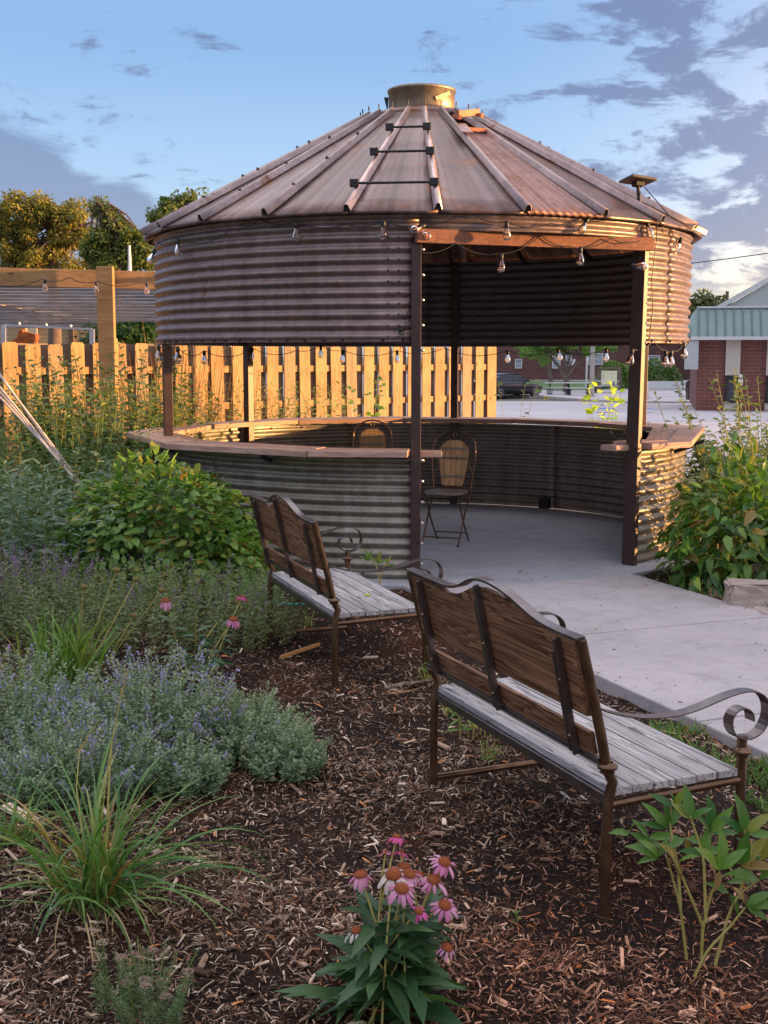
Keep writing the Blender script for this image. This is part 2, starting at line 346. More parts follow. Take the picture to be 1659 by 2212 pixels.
# ------------------------------------------------------------ the setting
def sheet(name, mt, pts, kind='structure'):
    me = bpy.data.meshes.new(name); me.from_pydata([tuple(p) for p in pts], [], [tuple(range(len(pts)))]); me.materials.append(mt)
    o = link(name, me); return tag(o, kind=kind)
def strip_ground(name, mt, x0, x1, ys, dz, sheety=False):
    vs = []; fs = []
    for y in ys: vs += [(x0, y, zg(y)+dz), (x1, y, zg(y)+dz)]
    fs = [(2*i, 2*i+1, 2*i+3, 2*i+2) for i in range(len(ys)-1)]
    me = bpy.data.meshes.new(name); me.from_pydata(vs, [], fs); me.materials.append(mt); o = link(name, me); return tag(o, kind='structure')
strip_ground('ground', M_far, -900, 900, [-60, 15, 30, 50, 70, 2500], -.06)
strip_ground('street', M_street, -2, 400, [15.2, 30, 50, 70], -.03)
# mulch bed with gentle relief
def relief(x, y):
    return .016*np.sin(x*3.1+1.3*np.sin(y*2.3))+.012*np.sin(y*4.3+x*2.1)+.006*np.sin(x*11+y*7)+.005*np.sin(y*17-x*5)
xs = np.arange(-6, 6.01, .06); ys = np.arange(1.5, 15.21, .06); XX, YY = np.meshgrid(xs, ys); ZZ = relief(XX, YY)-.012
ny, nx = XX.shape; V = np.stack([XX, YY, ZZ], -1).reshape(-1, 3); ii = np.arange(ny*nx).reshape(ny, nx)
Fq = np.stack([ii[:-1, :-1], ii[:-1, 1:], ii[1:, 1:], ii[1:, :-1]], -1).reshape(-1, 4)
BC = Vector((.3419, 11.448, 0)); BR = 2.41
keep = ~(np.hypot(V[Fq[:, 0], 0]-BC.x, V[Fq[:, 0], 1]-BC.y) < 2.4)
tag(link('mulch_bed', npmesh('mulch_bed', V, Fq[keep], M_soil, smooth=True)), kind='structure')
def ang(a, r, z=0.0):
    a = R_(a); return Vector((BC.x+r*math.sin(a), BC.y-r*math.cos(a), z))
# path: strip of slabs running from the bin to lower right
pd = Vector((.365, -.931, 0)).normalized(); pn = Vector((.931, .365, 0)).normalized()
PL = Vector((1.12, 6.27, 0)); PT = .035
def on_path(x, y):
    r = np.array([x-PL.x, y-PL.y]); return (r[0]*pn.x+r[1]*pn.y)
J1 = Vector(G(1261, 1382)); j1 = (J1-PL).dot(pd); J2 = Vector(G(1534, 1570)); j2 = (J2-PL).dot(pd)
cuts = [-5.6, j1, j2, j2+1.9, j2+3.8]
path = tag(bpy.data.objects.new('path', None), kind='structure'); COL.objects.link(path)
PW = 1.84
for i in range(4):
    a, b = cuts[i]+.008, cuts[i+1]-.008
    if i == 0:
        arc = []
        def inter(off):
            # distance along pd (from PL+pn*off) where circle radius 2.66 is met on the near side
            o = PL+pn*off-BC; bq = o.x*pd.x+o.y*pd.y; cq = o.x**2+o.y**2-2.665**2; D = bq*bq-cq
            return -bq+math.sqrt(max(D, 0))
        left = [PL+pn*(PW*k/14)+pd*inter(PW*k/14) for k in range(15)]
        poly = [(p.x, p.y) for p in left]+[((PL+pn*PW+pd*b).x, (PL+pn*PW+pd*b).y), ((PL+pd*b).x, (PL+pd*b).y)]
    else:
        poly = [((PL+pn*o_+pd*t).x, (PL+pn*o_+pd*t).y) for o_, t in ((0, a), (PW, a), (PW, b), (0, b))]
    MB().prism(poly, -.06, PT).build('slab', M_conc, path, bevel=.008)
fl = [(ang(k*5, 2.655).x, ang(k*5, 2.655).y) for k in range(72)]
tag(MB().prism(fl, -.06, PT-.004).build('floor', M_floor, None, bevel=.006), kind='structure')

# mulch chips (stuff)
def rotmats(n, tilt=.35):
    a = rng.uniform(0, 2*np.pi, n); t = rng.normal(0, tilt, n); r = rng.normal(0, tilt*1.3, n)
    d = np.stack([np.cos(a)*np.cos(t), np.sin(a)*np.cos(t), np.sin(t)], -1)
    up = np.stack([np.zeros(n), np.zeros(n), np.ones(n)], -1); s = np.cross(up, d); s /= np.linalg.norm(s, axis=1)[:, None]; u = np.cross(d, s)
    s2 = s*np.cos(r)[:, None]+u*np.sin(r)[:, None]; u2 = np.cross(d, s2)
    return np.stack([d, s2, u2], -1)
def inst(tv, tf, M, T, S):
    tv = np.asarray(tv, float); n = len(T); k = len(tv)
    P_ = tv[None]*S[:, None, :]; Vv = np.einsum('nij,nkj->nki', M, P_)+T[:, None]
    Ff = (np.asarray(tf)[None]+(np.arange(n)*k)[:, None, None]).reshape(-1, len(tf[0])); return Vv.reshape(-1, 3), Ff
chip_v = [(-.5, -.38, 0), (-.42, .5, 0), (.5, .3, 0), (.4, -.5, 0), (-.44, -.3, 1), (-.38, .36, 1), (.42, .22, 1), (.34, -.36, 1)]
chip_f = [(4, 7, 6, 5), (0, 3, 7, 4), (3, 2, 6, 7), (2, 1, 5, 6), (1, 0, 4, 5)]
shred_v = [(-.5, -.5, 0), (-.5, .5, .3), (.02, -.5, 1.6), (.02, .5, 2.0), (.5, -.4, .2), (.5, .3, .5)]
shred_f = [(0, 2, 3, 1), (2, 4, 5, 3)]
def chipfield(name, n, ly, lx, size, pal, wts, tilt=.3, zoff=0.0, label=None, tm=None):
    # denser near the camera, laid inside the view cone with margin
    yy = ly[0]*(ly[1]/ly[0])**(rng.uniform(0, 1, n)**.85); xx = rng.uniform(-1, 1, n)*(.36*yy+.3)+0.0
    ok = (np.hypot(xx-BC.x, yy-BC.y) > 2.68)
    o_ = (xx-PL.x)*pn.x+(yy-PL.y)*pn.y; ok &= (o_ < -.01) | (o_ > PW+.02)
    dens = .5+.5*np.sin(xx*2.3+np.sin(yy*1.7)*2)*np.sin(yy*2.9+xx); ok &= rng.uniform(0, 1, n) < .22+.78*dens**1.2
    xx, yy = xx[ok], yy[ok]; m = len(xx)
    Lc = size[0]*np.exp(rng.normal(0, .45, m)); Wc = Lc*rng.uniform(.10, .36, m)*(.4 if tm else 1); Hc = np.minimum(Wc*.4, .008)
    T = np.stack([xx, yy, relief(xx, yy)-.012+rng.uniform(0, .012, m)+zoff], -1)
    Vv, Ff = inst(tm[0] if tm else chip_v, tm[1] if tm else chip_f, rotmats(m, tilt), T, np.stack([Lc, Wc, Hc], -1))
    pal = np.array(pal); ci = rng.choice(len(pal), m, p=np.array(wts)/sum(wts)); c = pal[ci]*rng.uniform(.5, 1.5, m)[:, None]
    red = np.clip(np.sin(xx*1.7+4+np.sin(yy*1.1))*np.sin(yy*1.3+.5)*1.6-.3, 0, 1)[:, None]*.5
    c = c*(1-red)+c*np.array([1.15, .6, .38])*red
    o = link(name, npmesh(name, Vv, Ff, M_chip, col=np.repeat(c, len(tm[0]) if tm else 8, 0))); return tag(o, label, None, None, 'stuff')
PALc = [(.06, .030, .018), (.15, .080, .048), (.29, .185, .12), (.48, .35, .24), (.66, .52, .38), (.50, .20, .07)]
chipfield('mulch_chips', 62000, (2.3, 10.0), None, (.017,), PALc, [24, 26, 24, 15, 7, 4])
chipfield('mulch_shreds', 200000, (2.2, 9.0), None, (.019,), PALc, [26, 26, 24, 15, 7, 3], .45, .003, None, (shred_v, shred_f))
chipfield('bark_chunks', 1300, (2.3, 9.0), None, (.034,), PALc, [10, 16, 24, 26, 16, 8], .3, .008)

def debris():
    n = 420; t = rng.uniform(-3.2, 3.0, n); e = rng.uniform(0, 1, n)**2.2*PW*.9; e = np.where(rng.uniform(0, 1, n) < .75, e, PW-e*.6)
    xx = PL.x+pn.x*e+pd.x*t; yy = PL.y+pn.y*e+pd.y*t; Lc = .008*np.exp(rng.normal(0, .5, n)); S = np.stack([Lc, Lc*.35, Lc*.15], -1); T = np.stack([xx, yy, np.full(n, PT+.001)], -1)
    Vv, Ff = inst(chip_v, chip_f, rotmats(n, .15), T, S); c = np.array(PALc)[rng.integers(0, 4, n)]*.8
    tag(link('path_debris', npmesh('path_debris', Vv, Ff, M_chip, col=np.repeat(c, 8, 0))), kind='stuff')
debris()
# ------------------------------------------------------------ grain bin gazebo
binT = thing('grain_bin_gazebo', 'round corrugated steel grain bin turned into an open gazebo with conical ribbed roof', 'gazebo', BC)
def loc(p): return Vector(p)-BC
def lang(a, r, z=0.0): return loc(ang(a, r, z))
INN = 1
def corr_sheet(name, a0, a1, z0, z1, mt, R=BR, amp=.012, pitch=.0795, phase=0):
    na = max(3, int(abs(a1-a0)/2.5)); nz = max(4, int((z1-z0)/pitch*9)); vs = []; fs = []
    for j in range(nz+1):
        z = z0+(z1-z0)*j/nz
        fl_ = min(1, (z-z0)/.03, (z1-z)/.03)
        for i in range(na+1):
            a = a0+(a1-a0)*i/na; dent = .0035*math.sin(a*.31+z*3)+.002*math.sin(a*.9+z*7)
            vs.append(lang(a, R+amp*fl_*math.cos(2*math.pi*(z-phase)/pitch)+dent, z))
    w_ = na+1; fs = [(j*w_+i, j*w_+i+1, (j+1)*w_+i+1, (j+1)*w_+i) for j in range(nz) for i in range(na)]
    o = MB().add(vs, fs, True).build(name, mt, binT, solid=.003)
    o.data.materials.append(M_inner_shade); o.modifiers['solid'].material_offset = INN; return o
Z0, Z1, ZE, RE = 1.80, 2.735, 2.742, 2.50
DL, DR = -1.5, 42.5
ph = 1.84
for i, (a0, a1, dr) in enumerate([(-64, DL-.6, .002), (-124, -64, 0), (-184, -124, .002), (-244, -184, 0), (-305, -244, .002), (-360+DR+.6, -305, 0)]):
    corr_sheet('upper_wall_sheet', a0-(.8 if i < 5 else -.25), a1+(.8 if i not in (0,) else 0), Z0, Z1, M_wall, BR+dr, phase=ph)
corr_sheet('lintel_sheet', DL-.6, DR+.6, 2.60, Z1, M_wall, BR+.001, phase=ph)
LS = [DL-.3, -45, -103, -162, -219, -278, -360+DR+.3]
INN = 0
for i in range(6): corr_sheet('lower_wall_sheet', LS[i+1]-(.8 if i < 5 else 0), LS[i], .035, .945, M_wall2, BR+(.002 if i % 2 else 0), phase=.06)
# bolts
bm_b = MB().lathe([(.0001, .011), (.007, .0105), (.0095, .006), (.010, 0), (.016, -.001), (.016, -.005)], n=8).mesh('bolt', M_bolt_d)
bm_z = MB().lathe([(.0001, .012), (.006, .0115), (.009, .007), (.010, 0), (.013, -.001), (.013, -.004)], n=8).mesh('bolt', M_bolt)
def bolt(me, p, nrm, parent=binT):
    o = link('bolt', me, parent); o.location = p; o.rotation_mode = 'QUATERNION'; o.rotation_quaternion = Vector(nrm).to_track_quat('Z', 'Y'); return o
def rad(a): return Vector((math.sin(R_(a)), -math.cos(R_(a)), 0))
for a in (-5.6, -7.4):
    for k in range(11): bolt(bm_b, lang(a, BR+.004, ph-.0795/2+.0795*(k+.5)+.04-.0795/2+.0), rad(a))
for a in (54.2, 55.6, -62.6, -64.4):
    for k in range(11): bolt(bm_b, lang(a, BR+.004, ph+.0795*k+.0), rad(a))
for k in range(19):
    a = -66+k*3.6
    if a < -3: bolt(bm_b, lang(a, BR+.006, Z0+.022), rad(a))
for a in (48, 56, 64, 72, 80): bolt(bm_b, lang(a, BR+.006, Z0+.022), rad(a))
for a in np.arange(-130, -318, -9.5): bolt(bm_z, lang(a, BR-.012, .915), -rad(a))
for a in (-52, -44, -36, -28, -20, -12): bolt(bm_b, lang(a, BR+.012, .075), rad(a))
# posts
def post(a, z0, z1, r=2.355, w_=.078, lean=0.0, mt=M_post, rot=0):
    b = lang(a, r, z0); t = lang(a, r, z1)+Vector((lean, 0, 0)); m = MB(); m.bar(b, t, w_, w_, up=Matrix.Rotation(R_(rot), 3, 'Z') @ rad(a)); return m.build('post', mt, binT, bevel=.004)
for a in (-71, -131, 169, 109): post(a, 0, 2.70)
post(DL-1.0, .03, 2.50, 2.44, .072); MB().bar(lang(DR+.3, 2.40, .03), lang(DR+.3, 2.40, 2.52)+Vector((.03, 0, 0)), .052, .115, up=rad(DR+.3)).build('post', M_post, binT, bevel=.004)
for k in range(5): bolt(bm_z, lang(-1.4, 2.48, 1.74+k*.18), rad(-2.5))
for k in range(6): bolt(bm_z, lang(-1.4, 2.48, .16+k*.155), rad(-2.5))
for k in range(5): bolt(bm_z, lang(DR+.9, 2.457, 1.80+k*.155)+Vector((.02, 0, 0)), rad(DR))
for k in range(3): bolt(bm_z, lang(DR+.9, 2.457, .55+k*.16)+Vector((.004, 0, 0)), rad(DR))
a_, b_ = lang(DL-1.1, 2.50, 2.556), lang(DR+1.9, 2.50, 2.556)
m = MB(); m.bar(a_, b_, .045, .10); m.build('header_beam', M_header, binT, bevel=.004)
MB().box(lang(143, 2.37, .09), (.12, .05, .11), Matrix.Rotation(R_(143), 3, 'Z')).build('anchor_bracket', M_black, binT)
# counter: two boards per section, sections meet at corners
CA = [(DL-2.2, 2.56, 2.27), (-20, 2.66, 2.28), (-51, 2.70, 2.29), (-84, 2.72, 2.30), (-115, 2.68, 2.28), (-146, 2.68, 2.28), (-177, 2.66, 2.27), (-208, 2.66, 2.27), (-236, 2.72, 2.28), (-258, 2.88, 2.33), (-305, 2.64, 2.24), (-360+DR+3.2, 2.50, 2.13)]
for i in range(len(CA)-1):
    (a0, o0, i0), (a1, o1, i1) = CA[i], CA[i+1]
    for k in range(2):
        f0, f1 = (.0, .497) if k == 0 else (.503, 1.0)
        g = .15 if i % 2 else .1; dz = .002*((i*2+k) % 3)
        q = [lang(a0-g, i0+(o0-i0)*f0), lang(a0-g, i0+(o0-i0)*f1), lang(a1+g, i1+(o1-i1)*f1), lang(a1+g, i1+(o1-i1)*f0)]
        # local frame so that the grain follows the board
        d = (q[3]-q[0]).normalized(); c0 = (q[0]+q[2])/2; th = math.atan2(d.y, d.x); Rm = Matrix.Rotation(-th, 3, 'Z')
        pl = [(Rm @ (p-c0)) for p in q]; o = MB().prism([(p.x, p.y) for p in pl], -.026, .022).build('counter_board', M_counter, binT, bevel=.005)
        o.location = (c0.x, c0.y, .984+dz); o.rotation_euler = (0, 0, th)
# inside stubs of counter ends
for a, dx in ((DL+1.8, .0), (DR-2.0, 0)):
    o = MB().box((0, 0, 0), (.16, .16, .045)).build('counter_stub', M_counter, binT, bevel=.005); o.location = lang(a, 2.27, .968) if a < 20 else lang(a, 2.30, .975); o.rotation_euler = (0, 0, R_(a))
# supports under the counter
for a in (-30, -60, -95, 60, 75, 90): MB().bar(lang(a, 2.42, .90), lang(a, 2.58, .955), .03, .03).build('counter_bracket', M_black, binT)
# roof
AP, RA = 3.80, .54
def rp(a, t, dh=0.0):       # point on roof: t 0 at ring, 1 at eave; dh above the surface
    r = RA+(RE-RA)*t; z = AP+(ZE-AP)*t; n = Vector((math.sin(R_(a))*(AP-ZE), -math.cos(R_(a))*(AP-ZE), RE-RA)).normalized()
    return lang(a, r, z)+n*dh
RIB0 = 1.0
for k in range(24):
    a0 = RIB0+15*k; a1 = a0+15; streak = (k == 1)
    nu, nt_ = (41, 24) if streak else (7, 10); vs = []
    for j in range(nt_+1):
        t = .0+1.0*j/nt_
        if streak: t = .20+.80*j/nt_
        for i in range(nu):
            f = i/(nu-1); p0, p1 = rp(a0, t), rp(a1, t); p = p0.lerp(p1, f)
            h = .0025*math.sin(k*3.1+t*6+f*3)
            if streak: h = .006+.006*math.cos(f*2*math.pi*10)
            p = p+(rp(a0+7.5, t, 1)-rp(a0+7.5, t))*h; vs.append(p)
    fs = [(j*nu+i, j*nu+i+1, (j+1)*nu+i+1, (j+1)*nu+i) for j in range(nt_) for i in range(nu-1)]
    # turned-down lip at the eave
    base_i = len(vs)
    for i in range(nu): vs.append(vs[nt_*nu+i]+Vector((0, 0, -.028)))
    fs += [(nt_*nu+i, nt_*nu+i+1, base_i+i+1, base_i+i) for i in range(nu-1)]
    MB().add(vs, fs, True).build('roof_panel', M_rusty if streak else M_roof, binT, solid=.003)
M_rib_lit = steel('sunlit_rib_steel', (.60, .47, .43), .34, .75)  # sunlit brightness of the two ladder ribs put into a lighter steel
prof = [(-.034, .003), (-.027, .012), (-.016, .048), (-.007, .056), (.007, .056), (.016, .048), (.027, .012), (.034, .003)]
for k in range(24):
    a = RIB0+15*k; vs = []; side = Vector((math.cos(R_(a)), math.sin(R_(a)), 0)); t0 = -.005
    up = rp(a, .5, 1)-rp(a, .5)
    for t in (t0, .25, .5, .75, 1.012): vs += [rp(a, t)+side*x*(.75+.25*t)+up*h*(.8+.2*t) for x, h in prof]
    n = len(prof); fs = [(j*n+i, j*n+i+1, (j+1)*n+i+1, (j+1)*n+i) for j in range(4) for i in range(n-1)]
    o = MB().add(vs, fs, True).build('roof_rib', M_rib_lit if k in (0, 23) else M_rib, binT, solid=.0025)
    MB().add([p-(rp(a, 1)-rp(a, .9)).normalized()*.012 for p in vs[-n:]], [tuple(range(n))]).build('rib_end_shade', M_black, binT, solid=.002)  # black plate stands in for the shade inside the open rib end
    # upright stud at ring
    MB().tube([rp(a, -.005, .05), rp(a, -.012, .085)], .006, 6).build('stud', M_bolt_d, binT)
    for t in (.3, .55, .8):
        if k in (21, 22, 20, 19, 4, 5, 6): bolt(bm_b, rp(a, t, .058), up)
# inner cone, ring, cap
MB().lathe([(RA-.005, AP-.005), (RA-.03, AP+.035), (.315, AP+.10)], n=48).build('ring_cone', M_roof, binT, solid=.003)
MB().lathe([(.300, 3.87), (.300, 4.05), (.309, 4.055), (.312, 4.068), (.309, 4.082), (.296, 4.084), (.290, 4.073), (.290, 3.88)], n=64).build('cap_collar', M_cap, binT)
MB().lathe([(.291, 4.06), (.2, 4.064), (.0001, 4.068)], n=32).build('cap_lid', M_cap, binT)
MB().bar(lang(22, .308, 3.955), lang(50, .318, 4.02), .008, .035).build('cap_hinge', M_cap, binT)
MB().add([lang(-100, .305, 4.03), lang(-100, .345, 4.03), lang(-100, .312, 3.90), lang(-96, .305, 4.03), lang(-96, .345, 4.03), lang(-96, .312, 3.90)], [(0, 1, 2), (5, 4, 3), (0, 3, 4, 1), (1, 4, 5, 2), (2, 5, 3, 0)]).build('cap_bracket', M_black, binT)
# rungs
for t in (.30, .56, .86):
    p, q = rp(-14, t, .085), rp(1, t, .085); d = (q-p).normalized()
    MB().tube([p, q], .010, 8).build('rung', M_black, binT)
    for e in (p, q): MB().bar(e-d*.045, e+d*.02, .055, .055, up=(0, 0, 1)).build('rung_clamp', M_black, binT, bevel=.003)
# hatch bar and frame between ribs 16 and 31
MB().bar(rp(16, .20, .12), rp(31, .15, .12), .03, .055, up=(0, 0, 1)).build('hatch_bar', M_red, binT, bevel=.003)
for a, t in ((16, .20), (31, .15)): MB().bar(rp(a, t-.04, .075), rp(a, t+.03, .115), .03, .03).build('hatch_bracket', M_red, binT)
MB().bar(rp(17, .24, .03), rp(30, .24, .03), .03, .03).build('hatch_frame', M_red, binT)
MB().bar(rp(16, .24, .07), rp(16, .33, .066), .10, .012, up=rp(16, .5, 1)-rp(16, .5)).build('rib_patch', M_rib, binT, bevel=.003)
# interior rafters glimpsed through the door
for a in (-150, -170, 170, 150, 130): MB().bar(lang(a, 2.37, 2.70), lang(a, 1.9, 2.98), .03, .04).build('rafter_clip', M_black, binT)
# drip ring of the wall top
# ------------------------------------------------------------ string lights
def glass_bulb():
    return (MB().lathe([(.0125, -.042), (.0165, -.052), (.028, -.085), (.031, -.10), (.028, -.118), (.014, -.132), (.0001, -.136)], n=14).mesh('bulb', M_glass),
            MB().lathe([(.0001, .006), (.010, .004), (.0165, -.006), (.0165, -.040), (.0125, -.044)], n=10).mesh('socket', M_black),
            MB().tube([(-.006, 0, -.05), (-.009, 0, -.105), (0, 0, -.115), (.009, 0, -.105), (.006, 0, -.05)], .0016, 4).mesh('filament', simple('filament', (.8, .45, .3), .4)))
BM = glass_bulb()
def bulb_at(parent, p, tilt=(0, 0)):
    b = link('bulb', BM[0], parent); b.location = p; b.rotation_euler = (tilt[0], tilt[1], random.uniform(0, 6))
    for nme, me in (('socket', BM[1]), ('filament', BM[2])): link(nme, me, b)
def string(label, pts, bulbs, name='string_lights', rad_=.004):
    t = thing(name, label, 'string lights', pts[0]); o = Vector(pts[0])
    fine = []
    for i in range(len(pts)-1):
        a, b = Vector(pts[i]), Vector(pts[i+1]); n = 6
        for k in range(n): f = k/n; fine.append(a.lerp(b, f)-Vector((0, 0, .10*(a-b).length*4*f*(1-f)))-o)
    fine.append(Vector(pts[-1])-o); MB().tube(fine, rad_, 5).build('cable', M_black, t)
    for b in bulbs: bulb_at(t, Vector(b[0])-o, b[1] if len(b) > 1 else (0, 0))
    return t
def nearp(x, y, r=2.47):         # point on the near side of a cylinder round the bin at pixel
    d = ray(x, y); a = d[0]**2+d[1]**2; b = -2*(d[0]*BC.x+d[1]*BC.y); c = BC.x**2+BC.y**2-r*r; D = max(b*b-4*a*c, 0); t = (-b-math.sqrt(D))/2/a
    return Vector(d*t)+Vector((0, 0, EYE))
def farp(x, y, r=2.30):
    d = ray(x, y); a = d[0]**2+d[1]**2; b = -2*(d[0]*BC.x+d[1]*BC.y); c = BC.x**2+BC.y**2-r*r; D = max(b*b-4*a*c, 0); t = (-b+math.sqrt(D))/2/a
    return Vector(d*t)+Vector((0, 0, EYE))
tops = [(345, 525), (385, 515), (500, 494), (560, 473), (640, 478), (745, 484), (829, 476), (916, 484), (985, 466), (1020, 462), (1092, 478), (1190, 482), (1272, 470), (1340, 466), (1397, 476), (1440, 488), (1478, 516)]
string('clear bulb string lights looped under the roof eave along the upper wall', [nearp(x, y, 2.455) for x, y in tops],
       [(nearp(x, y, 2.46), t) for x, y, t in [(383, 518, (0, .3)), (334, 540, (0, .5)), (640, 480, (0, 0)), (829, 477, (0, .1)), (900, 494, (.5, .9)), (918, 486, (1.2, 0)), (1095, 479, (0, 0)), (1270, 472, (.3, -.5)), (1397, 477, (0, -.3)), (1472, 514, (0, -.4))]])
hb = [(905, 545), (985, 525), (1075, 548), (1168, 508), (1225, 532), (1320, 515), (1383, 520)]
hb3 = [P(x, y, 8.93+.62*max(0, (x-905)/480)) for x, y in hb]
string('clear bulb string lights drooping across the doorway header', hb3, [(P(1083, 548, 9.12),), (P(1254, 534, 9.33),), (P(1362, 574, 9.45), (0, 1.5))])
lows = [(385, 752), (441, 757), (545, 752), (640, 757), (693, 746), (741, 757), (858, 757), (960, 752), (1097, 757), (1205, 753), (1310, 752), (1345, 748)]
string('clear bulb string lights hung along the far rim above the fence view', [farp(x, y) for x, y in lows],
       [(farp(x, y), t) for x, y, t in [(441, 758, (0, 0)), (545, 752, (0, .1)), (693, 747, (0, .1)), (741, 758, (0, -.1)), (858, 758, (0, 0)), (1097, 757, (0, 0)), (1205, 753, (0, .3)), (1310, 753, (0, 0))]])
lr = [(1366, 755), (1412, 735), (1438, 757), (1452, 757), (1478, 741)]
string('four clear bulbs drooping below the right end of the upper wall', [nearp(x, y, 2.45) for x, y in lr], [(nearp(x, y, 2.45), t) for x, y, t in [(1366, 754, (0, .15)), (1438, 757, (0, 0)), (1450, 757, (0, 0)), (1477, 741, (0, -.2))]])
ll = [(338, 738), (343, 745), (366, 745), (386, 748)]
string('two clear bulbs hanging below the left end of the upper wall', [nearp(x, y, 2.45) for x, y in ll], [(nearp(343, 746, 2.45),), (nearp(384, 749, 2.45), (0, -.1))])
# loose cable with one bulb beside the door
string('single clear bulb on a loose wire at the lower corner left of the door', [nearp(893, 560, 2.45), nearp(886, 640, 2.45), nearp(872, 716, 2.45), nearp(864, 755, 2.45)], [(nearp(866, 712, 2.46), (0, 1.5))], rad_=.0025)
# antenna and its cable
ft = loc(rp(46, .80, .0))+BC*2 if False else BC+rp(50, .86, .01)
Yd = ft.y
an = thing('satellite_antenna', 'flat square satellite antenna on a short mast at the right roof edge', 'antenna', ft)
top = P(1378, 402, Yd)-ft
MB().tube([(0, 0, -.02), top*.55, top], [.017, .017, .014], 10).build('mast', M_black, an)
mp = top+Vector((0, 0, .045)); pm = Matrix.Rotation(R_(25), 3, 'Z') @ Matrix.Rotation(R_(-9), 3, 'X') @ Matrix.Rotation(R_(4), 3, 'Y')
MB().box(mp, (.24, .19, .022), pm).build('panel', simple('antenna_grey', (.06, .055, .05), .5), an, bevel=.006)
MB().box(mp-Vector((0, 0, .03)), (.08, .07, .04), pm).build('bracket', M_black, an, bevel=.006)
cb = [P(1392, 404, Yd), BC+rp(52, .97, .03), nearp(1420, 475, 2.53), nearp(1418, 520, 2.43), nearp(1408, 600, 2.43), nearp(1410, 670, 2.43), nearp(1402, 738, 2.43)]
c_ = thing('antenna_cable', 'thin black cable from the roof antenna down the corrugated wall', 'cable', cb[0]); MB().tube([p-cb[0] for p in cb], .004, 5).build('wire', M_black, c_)
